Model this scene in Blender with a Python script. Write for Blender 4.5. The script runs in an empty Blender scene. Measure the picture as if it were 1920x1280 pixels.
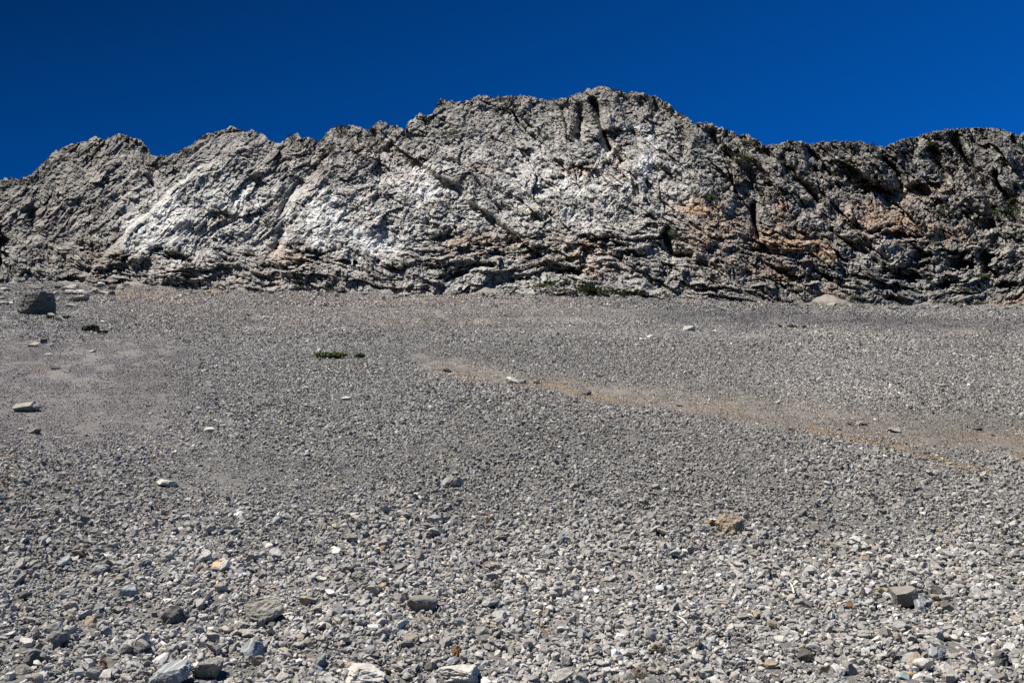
import bpy, bmesh, math, time
import numpy as np
from mathutils import Vector, Matrix

T0 = time.time()
rng = np.random.default_rng(7)
scene = bpy.context.scene
COL = scene.collection

# ------------------------------------------------------------------ camera
PW, PH, F = 1920.0, 1280.0, 1867.0          # photograph size, focal length in its pixels
PITCH = math.radians(20.0)
CAM = np.array([0.0, 0.0, 1.7])
cP, sP = math.cos(PITCH), math.sin(PITCH)

cam_d = bpy.data.cameras.new('camera')
cam_d.sensor_width = 36.0
cam_d.lens = F * 36.0 / PW
cam_d.clip_start = 0.05
cam_d.clip_end = 5000
cam = bpy.data.objects.new('camera', cam_d)
cam.location = CAM
cam.rotation_euler = (math.pi / 2 + PITCH, 0, 0)
COL.objects.link(cam)
scene.camera = cam


def ray(px, py):
    a = (np.asarray(px, float) - PW / 2) / F
    b = (PH / 2 - np.asarray(py, float)) / F
    return np.stack([a, cP - sP * b, sP + cP * b], -1)


def project(x, y, z):
    z = z - CAM[2]
    d = np.maximum(y * cP + z * sP, 0.3)
    u = -y * sP + z * cP
    return PW / 2 + F * x / d, PH / 2 - F * u / d


# ------------------------------------------------------------------ noise
_prm = np.random.default_rng(11)
PERM = _prm.permutation(256).astype(np.int32)
PERM = np.concatenate([PERM, PERM, PERM])
G2 = np.stack([np.cos(np.arange(256) * 2.399963), np.sin(np.arange(256) * 2.399963)], -1).astype(np.float32)
G3 = _prm.normal(size=(256, 3))
G3 = (G3 / np.linalg.norm(G3, axis=1, keepdims=True)).astype(np.float32)
RND = _prm.random((256, 4)).astype(np.float32)


def perlin2(x, y, seed=0):
    x = np.asarray(x, np.float32) + seed * 17.31
    y = np.asarray(y, np.float32) - seed * 9.77
    xi = np.floor(x).astype(np.int32)
    yi = np.floor(y).astype(np.int32)
    fx, fy = x - xi, y - yi
    u = fx * fx * fx * (fx * (fx * 6 - 15) + 10)
    v = fy * fy * fy * (fy * (fy * 6 - 15) + 10)

    def g(i, j):
        h = PERM[PERM[(xi + i) & 255] + ((yi + j) & 255)]
        gr = G2[h]
        return gr[..., 0] * (fx - i) + gr[..., 1] * (fy - j)
    a = g(0, 0) * (1 - u) + g(1, 0) * u
    b = g(0, 1) * (1 - u) + g(1, 1) * u
    return (a * (1 - v) + b * v) * 1.5


def perlin3(p, seed=0):
    p = np.asarray(p, np.float32) + seed * 13.7
    i0 = np.floor(p).astype(np.int32)
    f = p - i0
    w = f * f * f * (f * (f * 6 - 15) + 10)
    out = 0
    for dx in (0, 1):
        for dy in (0, 1):
            for dz in (0, 1):
                h = PERM[PERM[PERM[(i0[..., 0] + dx) & 255] + ((i0[..., 1] + dy) & 255)] + ((i0[..., 2] + dz) & 255)]
                gr = G3[h]
                d = gr[..., 0] * (f[..., 0] - dx) + gr[..., 1] * (f[..., 1] - dy) + gr[..., 2] * (f[..., 2] - dz)
                wx = w[..., 0] if dx else 1 - w[..., 0]
                wy = w[..., 1] if dy else 1 - w[..., 1]
                wz = w[..., 2] if dz else 1 - w[..., 2]
                out = out + d * wx * wy * wz
    return out * 1.5


def fbm2(x, y, octs=4, seed=0, gain=0.5, ridged=False):
    s, a, tot = 0, 1.0, 0
    f = 1.0
    for o in range(octs):
        n = perlin2(x * f, y * f, seed + o * 3)
        if ridged:
            n = 1 - 2 * np.abs(n)
        s = s + a * n
        tot += a
        a *= gain
        f *= 2.07
    return s / tot


def worley2(x, y, seed=0):
    """nearest cell: distance F1, F2-F1, three random numbers of the cell, offset to the cell point"""
    x = np.asarray(x, np.float32) + seed * 31.7
    y = np.asarray(y, np.float32) + seed * 11.3
    xi = np.floor(x).astype(np.int32)
    yi = np.floor(y).astype(np.int32)
    f1 = np.full(x.shape, 9.0, np.float32)
    f2 = np.full(x.shape, 9.0, np.float32)
    hid = np.zeros(x.shape, np.int32)
    ox = np.zeros(x.shape, np.float32)
    oy = np.zeros(x.shape, np.float32)
    for i in (-1, 0, 1):
        for j in (-1, 0, 1):
            h = PERM[PERM[(xi + i) & 255] + ((yi + j) & 255)]
            r = RND[h]
            dx = x - (xi + i + r[..., 0])
            dy = y - (yi + j + r[..., 1])
            d = 0.75 * np.maximum(np.abs(dx), np.abs(dy)) + 0.25 * (np.abs(dx) + np.abs(dy))
            m = d < f1
            f2 = np.where(m, f1, np.minimum(f2, d))
            f1 = np.where(m, d, f1)
            hid = np.where(m, h, hid)
            ox = np.where(m, dx, ox)
            oy = np.where(m, dy, oy)
    h2 = PERM[hid + 101]
    h3 = PERM[hid + 57]
    return f1, f2 - f1, RND[h2], RND[h3], ox, oy


def smooth(a, b, x):
    t = np.clip((x - a) / (b - a), 0, 1)
    return t * t * (3 - 2 * t)


def seg_dist(px, py, pts):
    """distance to a polyline, and signed side (+ = right of travel on the photograph)"""
    best = np.full(np.shape(px), 1e9, np.float32)
    side = np.zeros(np.shape(px), np.float32)
    for (x0, y0), (x1, y1) in zip(pts[:-1], pts[1:]):
        dx, dy = x1 - x0, y1 - y0
        L2 = dx * dx + dy * dy
        t = np.clip(((px - x0) * dx + (py - y0) * dy) / L2, 0, 1)
        ex, ey = px - (x0 + t * dx), py - (y0 + t * dy)
        d = np.sqrt(ex * ex + ey * ey)
        s = np.sign(dx * (py - y0) - dy * (px - x0))
        m = d < best
        best = np.where(m, d, best)
        side = np.where(m, s, side)
    return best, side


# ------------------------------------------------------------------ terrain height
FIT = None
SLOPE = math.tan(math.radians(22.9))
TILT = -0.0185


def terrain(x, y):
    x = np.asarray(x, np.float64)
    y = np.asarray(y, np.float64)
    r = np.sqrt(x * x + y * y)
    yy = np.minimum(y, 165.0)
    z = SLOPE * yy + TILT * x + np.where(yy > 0, 2.6 * (np.maximum(yy, 0) / 130.0) ** 2, 0)
    z = z - 0.25 * np.maximum(y - 165.0, 0)
    z = z + 0.07 * perlin2(x / 4.1, y / 4.1, 1) * smooth(2.0, 6.0, r)
    z = z + 0.12 * perlin2(x / 17.0, y / 23.0, 2) * smooth(8.0, 20.0, r)
    z = z + 0.10 * perlin2(x / 60.0 + 3.3, y / 34.0, 3) * smooth(30.0, 60.0, r)
    if FIT is not None:        # the upper scree swells so that it meets the rock wall where the wall stands
        z = z + np.interp(x / np.maximum(y, 1.0), FIT[0], FIT[1]) * smooth(22.0, 84.0, y)
        az = PW / 2 + F * (x / np.maximum(y, 1.0)) / (cP + 0.41 * sP)
        wall = np.interp(az, _px, _yd)
        w = np.clip(1 + (y - wall) / 11.0, 0, 1.4) ** 2
        cone = 0.95 * np.maximum(0, fbm2(az / 60, az * 0 + 5, 3, 201, 0.6)) + 0.22 * fbm2(az / 16, az * 0 + 1, 2, 203)
        for c0, cw, ca in ((1566, 30, 1.0), (250, 70, 0.35), (110, 60, 0.30), (1870, 60, 0.45), (905, 30, 0.25), (1310, 22, 0.25), (700, 26, 0.2)):
            cone = cone + ca * np.exp(-np.abs((az - c0) / cw) ** 1.5)
        z = z + w * cone
    return z


def hit(px, py):
    """where the ray through a point of the photograph meets the scree"""
    px = np.atleast_1d(np.asarray(px, float))
    py = np.atleast_1d(np.asarray(py, float))
    d = ray(px, py)
    s = np.geomspace(1.5, 420, 700)
    X = d[:, None, 0] * s
    Y = d[:, None, 1] * s
    Z = CAM[2] + d[:, None, 2] * s
    below = Z < terrain(X, Y)
    k = np.argmax(below, axis=1)
    k = np.where(below.any(axis=1), np.maximum(k, 1), len(s) - 1)
    a, b = s[k - 1], s[k]
    for _ in range(24):
        m = 0.5 * (a + b)
        under = CAM[2] + d[:, 2] * m < terrain(d[:, 0] * m, d[:, 1] * m)
        b = np.where(under, m, b)
        a = np.where(under, a, m)
    return np.stack([d[:, 0] * b, d[:, 1] * b, terrain(d[:, 0] * b, d[:, 1] * b)], -1), b


# ------------------------------------------------------------------ the line where the cliff stands on the scree
CREST = np.array([(-700, 470), (-400, 420), (-120, 352), (0, 337), (15, 334), (33, 337), (53, 332), (67, 320), (83, 305), (103, 283), (120, 278), (133, 272), (153, 268), (167, 262), (180, 258), (197, 262), (208, 256), (220, 252), (232, 252), (247, 260), (263, 264), (277, 277), (282, 291), (300, 292), (320, 291), (337, 286), (350, 276), (367, 268), (380, 255), (400, 250), (420, 245), (433, 239), (450, 245), (473, 245), (487, 251), (500, 258), (510, 267), (520, 268), (533, 265), (547, 255), (557, 252), (567, 261), (580, 259), (597, 270), (603, 261), (613, 251), (624, 240), (644, 238), (661, 236), (675, 239), (686, 244), (702, 237), (712, 228), (728, 234), (742, 237), (759, 246), (765, 231), (785, 214), (802, 219), (812, 215), (817, 200), (826, 189), (846, 190), (859, 194), (880, 189), (900, 180), (917, 182), (933, 184), (953, 182), (970, 180), (994, 183), (1014, 187), (1037, 187), (1064, 185), (1088, 175), (1105, 167), (1121, 165), (1132, 164), (1157, 171), (1178, 175), (1192, 172), (1206, 175), (1227, 180), (1241, 189), (1259, 200), (1269, 212), (1287, 221), (1305, 231), (1326, 231), (1343, 237), (1364, 244), (1382, 252), (1403, 254), (1424, 267), (1438, 274), (1463, 272), (1486, 262), (1505, 267), (1521, 273), (1536, 266), (1558, 266), (1580, 267), (1599, 266), (1617, 267), (1639, 275), (1661, 275), (1680, 267), (1699, 261), (1724, 256), (1742, 250), (1761, 245), (1786, 243), (1811, 242), (1833, 240), (1858, 242), (1886, 245), (1908, 252), (1930, 252), (2050, 268), (2300, 330), (2620, 420)], float)
FOOT = np.array([(-700, 520), (0, 531), (70, 530), (150, 537), (230, 537), (300, 541), (380, 545), (500, 548), (600, 552), (700, 553), (800, 555), (900, 552), (960, 555), (1090, 557), (1180, 560), (1300, 565), (1400, 567), (1500, 570), (1560, 572), (1640, 575), (1750, 575), (1920, 578), (2620, 590)], float)

PLAN = np.array([(-700, 108), (-330, 104), (0, 101), (300, 95), (600, 91), (900, 88), (1150, 84.5), (1300, 83), (1450, 83), (1600, 84.5), (1800, 85.5), (1920, 85), (2250, 82), (2620, 80)], float)
_px = np.arange(-600, 2521, 20.0)
_yd = np.interp(_px, PLAN[:, 0], PLAN[:, 1])
_yd = np.convolve(np.pad(_yd, 6, mode='edge'), np.ones(13) / 13, mode='valid')
_ft = np.convolve(np.pad(np.interp(_px, FOOT[:, 0], FOOT[:, 1]), 2, mode='edge'), np.ones(5) / 5, mode='valid')
_d = ray(_px, _ft)
_q = CAM + _d * (_yd / _d[:, 1])[:, None]
FIT = (_q[:, 0] / _q[:, 1], _q[:, 2] - terrain(_q[:, 0], _q[:, 1]))
print('fit', FIT[1].min().round(2), FIT[1].max().round(2))

# ------------------------------------------------------------------ mesh helpers
def tag(o, label=None, cat=None, group=None, kind=None):
    if label:
        o['label'] = label
    if cat:
        o['category'] = cat
    if group:
        o['group'] = group
    if kind:
        o['kind'] = kind
    return o


def mesh_np(name, co, tri=None, quad=None, mat=None, colors=None, flat=True):
    me = bpy.data.meshes.new(name)
    co = np.ascontiguousarray(co, np.float32)
    idx = tri if tri is not None else quad
    n = 3 if tri is not None else 4
    nf = len(idx)
    me.vertices.add(len(co))
    me.vertices.foreach_set('co', co.ravel())
    me.loops.add(nf * n)
    me.polygons.add(nf)
    me.loops.foreach_set('vertex_index', np.ascontiguousarray(idx, np.int32).ravel())
    me.polygons.foreach_set('loop_start', np.arange(0, nf * n, n, dtype=np.int32))
    me.update(calc_edges=True)
    if flat:
        me.shade_flat()
    if colors is not None:
        c = np.ones((len(co), 4), np.float32)
        c[:, :3] = colors
        a = me.color_attributes.new('rock_colour', 'FLOAT_COLOR', 'POINT')
        a.data.foreach_set('color', c.ravel())
    if mat:
        me.materials.append(mat)
    return me


def link(name, me):
    o = bpy.data.objects.new(name, me)
    COL.objects.link(o)
    return o


def grid_quads(nr, nc):
    i = np.arange(nr * nc).reshape(nr, nc)
    return np.stack([i[:-1, :-1], i[:-1, 1:], i[1:, 1:], i[1:, :-1]], -1).reshape(-1, 4)


# ------------------------------------------------------------------ materials
def rock_mat(name, base=None, scale=6.0, contrast=0.5, bump=0.5, bump_dist=0.05, veins=0.0):
    """stone: its own colour (or the colour stored in the mesh) broken up by noise, with a rough bump"""
    m = bpy.data.materials.new(name)
    m.use_nodes = True
    nt = m.node_tree
    N, L = nt.nodes, nt.links
    N.clear()
    out = N.new('ShaderNodeOutputMaterial')
    b = N.new('ShaderNodeBsdfPrincipled')
    b.inputs['Roughness'].default_value = 0.92
    b.inputs['Specular IOR Level'].default_value = 0.18
    L.new(b.outputs[0], out.inputs[0])
    tc = N.new('ShaderNodeTexCoord')
    if base is None:
        src = N.new('ShaderNodeAttribute')
        src.attribute_name = 'rock_colour'
        csock = src.outputs['Color']
    else:
        src = N.new('ShaderNodeRGB')
        src.outputs[0].default_value = (*base, 1)
        csock = src.outputs[0]
    n1 = N.new('ShaderNodeTexNoise')
    n1.inputs['Scale'].default_value = scale
    n1.inputs['Detail'].default_value = 9
    n1.inputs['Roughness'].default_value = 0.72
    L.new(tc.outputs['Object'], n1.inputs['Vector'])
    mr = N.new('ShaderNodeMapRange')
    mr.inputs['From Min'].default_value = 0.28
    mr.inputs['From Max'].default_value = 0.72
    mr.inputs['To Min'].default_value = 1.0 - contrast
    mr.inputs['To Max'].default_value = 1.0 + contrast
    L.new(n1.outputs[0], mr.inputs['Value'])
    mx = N.new('ShaderNodeVectorMath')
    mx.operation = 'SCALE'
    L.new(csock, mx.inputs[0])
    L.new(mr.outputs[0], mx.inputs['Scale'])
    last = mx.outputs[0]
    if veins:
        w = N.new('ShaderNodeTexWave')
        w.inputs['Scale'].default_value = scale * 0.8
        w.inputs['Distortion'].default_value = 9
        w.inputs['Detail'].default_value = 5
        L.new(tc.outputs['Object'], w.inputs['Vector'])
        rp = N.new('ShaderNodeMapRange')
        rp.inputs['From Min'].default_value = 0.75
        rp.inputs['To Min'].default_value = 0.0
        rp.inputs['To Max'].default_value = veins
        L.new(w.outputs[1], rp.inputs['Value'])
        mm = N.new('ShaderNodeMix')
        mm.data_type = 'RGBA'
        L.new(rp.outputs[0], mm.inputs[0])
        L.new(last, mm.inputs[6])
        mm.inputs[7].default_value = (0.62, 0.61, 0.58, 1)
        last = mm.outputs[2]
    L.new(last, b.inputs['Base Color'])
    if bump:
        n2 = N.new('ShaderNodeTexNoise')
        n2.inputs['Scale'].default_value = scale * 2.3
        n2.inputs['Detail'].default_value = 8
        n2.inputs['Roughness'].default_value = 0.7
        L.new(tc.outputs['Object'], n2.inputs['Vector'])
        bp = N.new('ShaderNodeBump')
        bp.inputs['Strength'].default_value = bump
        bp.inputs['Distance'].default_value = bump_dist
        L.new(n2.outputs[0], bp.inputs['Height'])
        L.new(bp.outputs[0], b.inputs['Normal'])
    return m


def leaf_mat(name, c, c2):
    m = bpy.data.materials.new(name)
    m.use_nodes = True
    nt = m.node_tree
    N, L = nt.nodes, nt.links
    b = N['Principled BSDF']
    b.inputs['Roughness'].default_value = 0.7
    b.inputs['Specular IOR Level'].default_value = 0.2
    tc = N.new('ShaderNodeTexCoord')
    n1 = N.new('ShaderNodeTexNoise')
    n1.inputs['Scale'].default_value = 7
    n1.inputs['Detail'].default_value = 4
    L.new(tc.outputs['Object'], n1.inputs['Vector'])
    mm = N.new('ShaderNodeMix')
    mm.data_type = 'RGBA'
    mm.inputs[6].default_value = (*c, 1)
    mm.inputs[7].default_value = (*c2, 1)
    mr = N.new('ShaderNodeMapRange')
    mr.inputs['From Min'].default_value = 0.35
    mr.inputs['From Max'].default_value = 0.65
    L.new(n1.outputs[0], mr.inputs[0])
    L.new(mr.outputs[0], mm.inputs[0])
    L.new(mm.outputs[2], b.inputs['Base Color'])
    return m


M_CLIFF = rock_mat('cliff_limestone', None, 2.6, 0.45, 0.8, 0.12)
M_GRAVEL = rock_mat('scree_stone', None, 38.0, 0.30, 0.35, 0.006)
M_GROUND = rock_mat('scree_grit', None, 24.0, 0.55, 1.0, 0.03)
PAL = {
    'g': rock_mat('grey_limestone', (0.178, 0.168, 0.152), 9, 0.35, 0.6, 0.02),
    'l': rock_mat('pale_limestone', (0.264, 0.250, 0.225), 9, 0.30, 0.6, 0.02),
    'w': rock_mat('white_limestone', (0.383, 0.365, 0.334), 9, 0.24, 0.5, 0.02),
    'b': rock_mat('blue_grey_limestone', (0.178, 0.189, 0.200), 8, 0.30, 0.5, 0.02, 0.35),
    'd': rock_mat('dark_limestone', (0.089, 0.085, 0.080), 9, 0.35, 0.6, 0.02),
    't': rock_mat('tan_limestone', (0.264, 0.214, 0.158), 9, 0.35, 0.7, 0.02),
    'r': rock_mat('rusty_limestone', (0.172, 0.099, 0.052), 9, 0.5, 0.7, 0.02),
    'c': rock_mat('turquoise_grey_stone', (0.238, 0.294, 0.298), 8, 0.2, 0.5, 0.02, 0.3),
}
M_SHRUB = leaf_mat('shrub_leaves', (0.0195, 0.0292, 0.0117), (0.0439, 0.0585, 0.0215))
M_OLIVE = leaf_mat('olive_leaves', (0.0527, 0.0685, 0.0211), (0.1119, 0.1290, 0.0395))
M_MAT = leaf_mat('cushion_leaves', (0.0528, 0.0709, 0.0192), (0.1128, 0.1309, 0.0329))
M_TWIG = rock_mat('bleached_wood', (0.50, 0.47, 0.42), 30, 0.2, 0.3, 0.003)

# ------------------------------------------------------------------ sun and sky
SUN_EL = math.radians(60.0)
SUN_AZ = math.radians(-110.0)          # from straight ahead (+Y) towards +X; negative is to the left
S = Vector((math.sin(SUN_AZ) * math.cos(SUN_EL), math.cos(SUN_AZ) * math.cos(SUN_EL), math.sin(SUN_EL)))
sun_d = bpy.data.lights.new('sun', 'SUN')
sun_d.energy = 5.0
sun_d.angle = math.radians(0.53)
sun_d.color = (1.0, 0.955, 0.89)
sun = bpy.data.objects.new('sun', sun_d)
sun.rotation_euler = S.to_track_quat('Z', 'Y').to_euler()
sun.location = (-40, 0, 80)
COL.objects.link(sun)

world = bpy.data.worlds.new('World')
scene.world = world
world.use_nodes = True
wn, wl = world.node_tree.nodes, world.node_tree.links
wn.clear()
wo = wn.new('ShaderNodeOutputWorld')
bg = wn.new('ShaderNodeBackground')
bg.inputs['Strength'].default_value = 0.05
sky = wn.new('ShaderNodeTexSky')
sky.sky_type = 'NISHITA'
sky.sun_disc = False
sky.sun_elevation = SUN_EL
sky.sun_rotation = SUN_AZ
sky.altitude = 2000
sky.air_density = 1.0
sky.dust_density = 0.0
sky.ozone_density = 3.0
# a polarised, very clear mountain sky: less red and green, darkest towards the zenith on the left; overhead and behind the camera dimmed further to cut blue shadow fill
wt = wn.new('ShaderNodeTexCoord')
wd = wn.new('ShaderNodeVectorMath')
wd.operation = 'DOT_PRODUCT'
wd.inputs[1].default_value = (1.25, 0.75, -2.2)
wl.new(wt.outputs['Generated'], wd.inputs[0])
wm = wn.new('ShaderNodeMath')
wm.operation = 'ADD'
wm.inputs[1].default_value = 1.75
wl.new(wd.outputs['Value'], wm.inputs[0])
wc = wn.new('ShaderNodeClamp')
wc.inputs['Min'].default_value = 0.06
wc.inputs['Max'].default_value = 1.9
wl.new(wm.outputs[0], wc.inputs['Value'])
tint = wn.new('ShaderNodeVectorMath')
tint.operation = 'MULTIPLY'
tint.inputs[1].default_value = (0.008, 0.36, 0.85)
wl.new(sky.outputs[0], tint.inputs[0])
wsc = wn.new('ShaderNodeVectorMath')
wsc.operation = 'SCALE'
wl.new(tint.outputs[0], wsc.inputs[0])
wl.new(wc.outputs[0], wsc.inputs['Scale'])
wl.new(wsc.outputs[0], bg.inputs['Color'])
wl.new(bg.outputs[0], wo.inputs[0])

vs = scene.view_settings
vs.view_transform = 'Standard'
vs.look = 'None'
vs.exposure = 1.0
vs.gamma = 1
vs.use_curve_mapping = False
scene.cycles.max_bounces = 3
scene.cycles.diffuse_bounces = 2
scene.cycles.glossy_bounces = 1
scene.cycles.use_denoising = False

# ------------------------------------------------------------------ what the scree looks like where (authored on the photograph, stored on the ground)
TAN_BAND = [(780, 682), (900, 706), (1040, 730), (1110, 745), (1300, 768), (1450, 788), (1620, 806), (1790, 830), (1960, 838)]
ORANGE = [
    ([(815, 700), (860, 705), (908, 714)], 4.5, 0.8),
    ([(1030, 722), (1075, 733), (1120, 742), (1150, 752)], 6.0, 1.0),
    ([(1290, 760), (1340, 765), (1390, 770)], 6.0, 0.5),
    ([(1520, 808), (1600, 823), (1690, 842), (1770, 864), (1850, 886)], 6.5, 1.0),
    ([(1800, 815), (1880, 822), (1960, 830)], 8.0, 0.45),
    ([(1890, 853), (1950, 862)], 5.0, 0.8),
    ([(0, 848), (25, 868), (10, 900)], 14.0, 0.4),
    ([(70, 690), (110, 700)], 12.0, 0.28),
    ([(200, 545), (320, 560)], 12.0, 0.35),
    ([(1760, 618), (1850, 624)], 3.0, 0.5),
]


def scree_look(px, py):
    """albedo (n,3) and stone size factor for points of the scree"""
    px = np.asarray(px, np.float32)
    py = np.asarray(py, np.float32)
    wx = px + 22 * perlin2(px / 90, py / 45, 5)
    wy = py + 10 * perlin2(px / 90, py / 45, 6)
    tone = np.full(px.shape, 0.197, np.float32)
    col = np.ones(px.shape + (3,), np.float32) * np.array([1.0, 0.962, 0.92], np.float32)
    size = np.ones(px.shape, np.float32)
    # broad patches
    tone *= 1 + 0.22 * fbm2(px / 260, py / 90, 3, 21)
    size *= np.exp(0.38 * fbm2(px / 200, py / 80, 3, 31))
    # warmer, paler at the foot of the picture
    k = smooth(930, 1120, py)
    tone *= 1 + 0.13 * k
    # dark coarse belt below the trail
    d = smooth(740, 800, wy) * (1 - smooth(930, 1040, wy)) * smooth(420, 900, wx)
    tone *= 1 - 0.12 * d
    dl = smooth(860, 930, wy) * (1 - smooth(1090, 1200, wy)) * (1 - smooth(120, 330, wx))
    tone *= 1 - 0.15 * dl
    # fine violet grit on the left
    f = smooth(600, 670, wy) * (1 - smooth(800, 880, wy)) * (1 - smooth(240, 420, wx))
    size *= 1 - 0.5 * f
    col *= 1 + f[..., None] * np.array([0.02, -0.012, 0.018], np.float32)
    f2 = np.exp(-((wx - 480) / 200) ** 2 - ((wy - 890) / 40) ** 2)
    size *= 1 - 0.45 * f2
    # pinkish pale strip under the cliff on the left, darker violet on the right
    p = (1 - smooth(585, 640, wy)) * (1 - smooth(900, 1300, wx)) * smooth(100, 240, wx)
    tone *= 1 + 0.16 * p
    col *= 1 + p[..., None] * np.array([0.05, 0.0, -0.03], np.float32)
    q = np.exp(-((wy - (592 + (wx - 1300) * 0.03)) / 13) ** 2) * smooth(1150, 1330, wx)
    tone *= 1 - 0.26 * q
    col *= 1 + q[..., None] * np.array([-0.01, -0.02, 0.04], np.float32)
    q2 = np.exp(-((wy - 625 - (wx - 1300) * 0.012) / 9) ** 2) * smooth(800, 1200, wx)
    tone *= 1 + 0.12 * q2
    ur = (1 - smooth(560, 700, wy)) * smooth(700, 1000, wx)
    tone *= 1 - 0.05 * ur
    hs = (1 - smooth(630, 680, wy)) * smooth(560, 900, wx)
    tone *= 1 + 0.26 * hs * fbm2(px / 420, py / 11, 3, 25)
    size *= np.exp(0.4 * hs * fbm2(px / 420, py / 11, 3, 27))
    sand = np.exp(-((px - 1566) / 34) ** 2 - ((py - 558) / 16) ** 2)
    tone *= 1 + 0.30 * sand
    col *= 1 + sand[..., None] * np.array([0.10, 0.0, -0.12], np.float32)
    # trail of finer tan grit, with rusty streaks
    dist, side = seg_dist(wx, wy, TAN_BAND)
    up = np.where(side < 0, 36.0, 12.0) * np.clip(0.5 + (wx - 800) / 900, 0.35, 1.4)
    b = np.exp(-(dist / up) ** 2)
    size *= 1 - 0.5 * b
    tone *= 1 + 0.12 * b
    col *= 1 + b[..., None] * np.array([0.06, 0.0, -0.065], np.float32)
    brk = np.clip(0.55 + 1.2 * fbm2(px / 26, py / 9, 3, 41), 0, 1)
    for pts, w, a in ORANGE:
        dd, _ = seg_dist(px + 5 * perlin2(px / 30, py / 14, 8), py, pts)
        o = a * np.exp(-(dd / w) ** 2) * brk
        size *= 1 - 0.5 * o
        col *= 1 + o[..., None] * np.array([0.29, 0.02, -0.29], np.float32)
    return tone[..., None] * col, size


# ------------------------------------------------------------------ ground sheet (reaches far beyond the cliff, all round the camera)
fw = np.radians(np.linspace(-42, 42, 900))
bk = np.radians(np.linspace(42, 318, 120))[1:-1]
ang = np.concatenate([fw, bk])
rad = np.concatenate([[0.05], np.geomspace(0.6, 200, 760), np.geomspace(210, 900, 30)])
A, R = np.meshgrid(ang, rad)
GX, GY = R * np.sin(A), R * np.cos(A)
GZ = terrain(GX, GY)
rough = smooth(1.0, 3.0, R) * (0.022 * fbm2(GX / 0.23, GY / 0.23, 3, 51) + np.minimum(0.0012 * R, 0.10) * fbm2(GX / (0.02 * R + 0.15), GY / (0.02 * R + 0.15), 2, 57))
GZ = GZ + rough
gpx, gpy = project(GX, GY, GZ)
front = GY > 0.5
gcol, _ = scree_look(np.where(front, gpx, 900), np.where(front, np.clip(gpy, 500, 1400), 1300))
gcol = gcol * 0.75  # grit under the stones darkened, putting gap shade into its colour
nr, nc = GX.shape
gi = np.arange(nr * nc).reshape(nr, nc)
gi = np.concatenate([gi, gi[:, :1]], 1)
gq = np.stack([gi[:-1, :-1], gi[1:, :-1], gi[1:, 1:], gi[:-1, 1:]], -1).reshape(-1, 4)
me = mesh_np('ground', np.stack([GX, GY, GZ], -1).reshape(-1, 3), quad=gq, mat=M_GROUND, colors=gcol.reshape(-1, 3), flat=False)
ground = link('ground', me)
tag(ground, 'grey scree slope rising from the foreground to the foot of the cliff', 'scree slope', kind='structure')
print('ground', round(time.time() - T0, 1))

# ------------------------------------------------------------------ cliff
cx = np.arange(-330, 2251, 1.15)
foot = np.interp(cx, FOOT[:, 0], FOOT[:, 1]) + 3.0 * fbm2(cx / 42, cx * 0, 3, 61)
crest = np.interp(cx, CREST[:, 0], CREST[:, 1]) - 5.5 * fbm2(cx / 21, cx * 0 + 2.5, 3, 63, 0.55, True) + 2.0
BYs = np.interp(cx, _px, _yd)
NT = 372
t = np.concatenate([np.linspace(-0.14, 0, 26)[:-1], np.linspace(0, 1, NT)])
TT, CX = np.meshgrid(t, cx, indexing='ij')
FO, CR = foot[None, :], crest[None, :]
PXg = CX
PYg = FO + (CR - FO) * TT
hp = FO - CR


def ell(cx_, cy_, rx, ry, rot=0.0):
    c, s = math.cos(math.radians(rot)), math.sin(math.radians(rot))
    dx, dy = QX - cx_, QY - cy_
    return np.exp(-(((dx * c + dy * s) / rx) ** 2 + ((-dx * s + dy * c) / ry) ** 2))


# warped photograph coordinates (1 px is about 7 cm on the rock)
QX = PXg + 8 * perlin2(PXg / 60, PYg / 60, 71) + 1.0 * perlin2(PXg / 17, PYg / 17, 72)
QY = PYg + 8 * perlin2(PXg / 60, PYg / 60, 73) + 1.0 * perlin2(PXg / 17, PYg / 17, 74)

# zones
mid = np.interp(PXg, [0, 200, 420, 560, 700, 850, 1000, 1150, 1300, 1450, 1650, 1920], [470, 455, 470, 470, 470, 440, 430, 420, 390, 420, 440, 460])
strata = smooth(-25, 30, QY - mid)                                   # bedded, folded lower cliff
leftz = (1 - smooth(520, 760, QX)) * (1 - strata)
rightz = smooth(780, 1000, QX) * (1 - strata)
centz = np.clip(1 - strata - leftz - rightz, 0, 1)
WHITE = [(300, 420, 90, 55, -35, 1.0), (430, 380, 95, 60, 10, 0.7), (350, 330, 60, 14, -38, 0.7), (240, 430, 40, 30, -40, 0.7), (600, 420, 80, 55, 0, 1.0), (690, 450, 90, 30, 10, 1.0),
         (625, 378, 20, 11, -20, 0.8), (790, 350, 70, 55, 40, 0.75), (880, 420, 60, 35, 20, 0.5), (1010, 300, 90, 60, 0, 0.55), (1090, 350, 120, 40, 0, 0.75),
         (1210, 300, 22, 55, 15, 1.0), (1190, 240, 32, 8, 0, 0.9), (1150, 300, 70, 60, 0, 0.45), (900, 220, 60, 30, 0, 0.25), (740, 545, 140, 8, 4, 0.4), (1290, 330, 50, 60, 30, 0.4),
         (1650, 465, 45, 22, 30, 0.6), (1500, 360, 40, 30, 0, 0.2), (560, 560, 260, 14, 0, 0.5), (660, 500, 30, 22, 0, 0.8), (1010, 545, 90, 10, -5, 0.5)]
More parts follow.
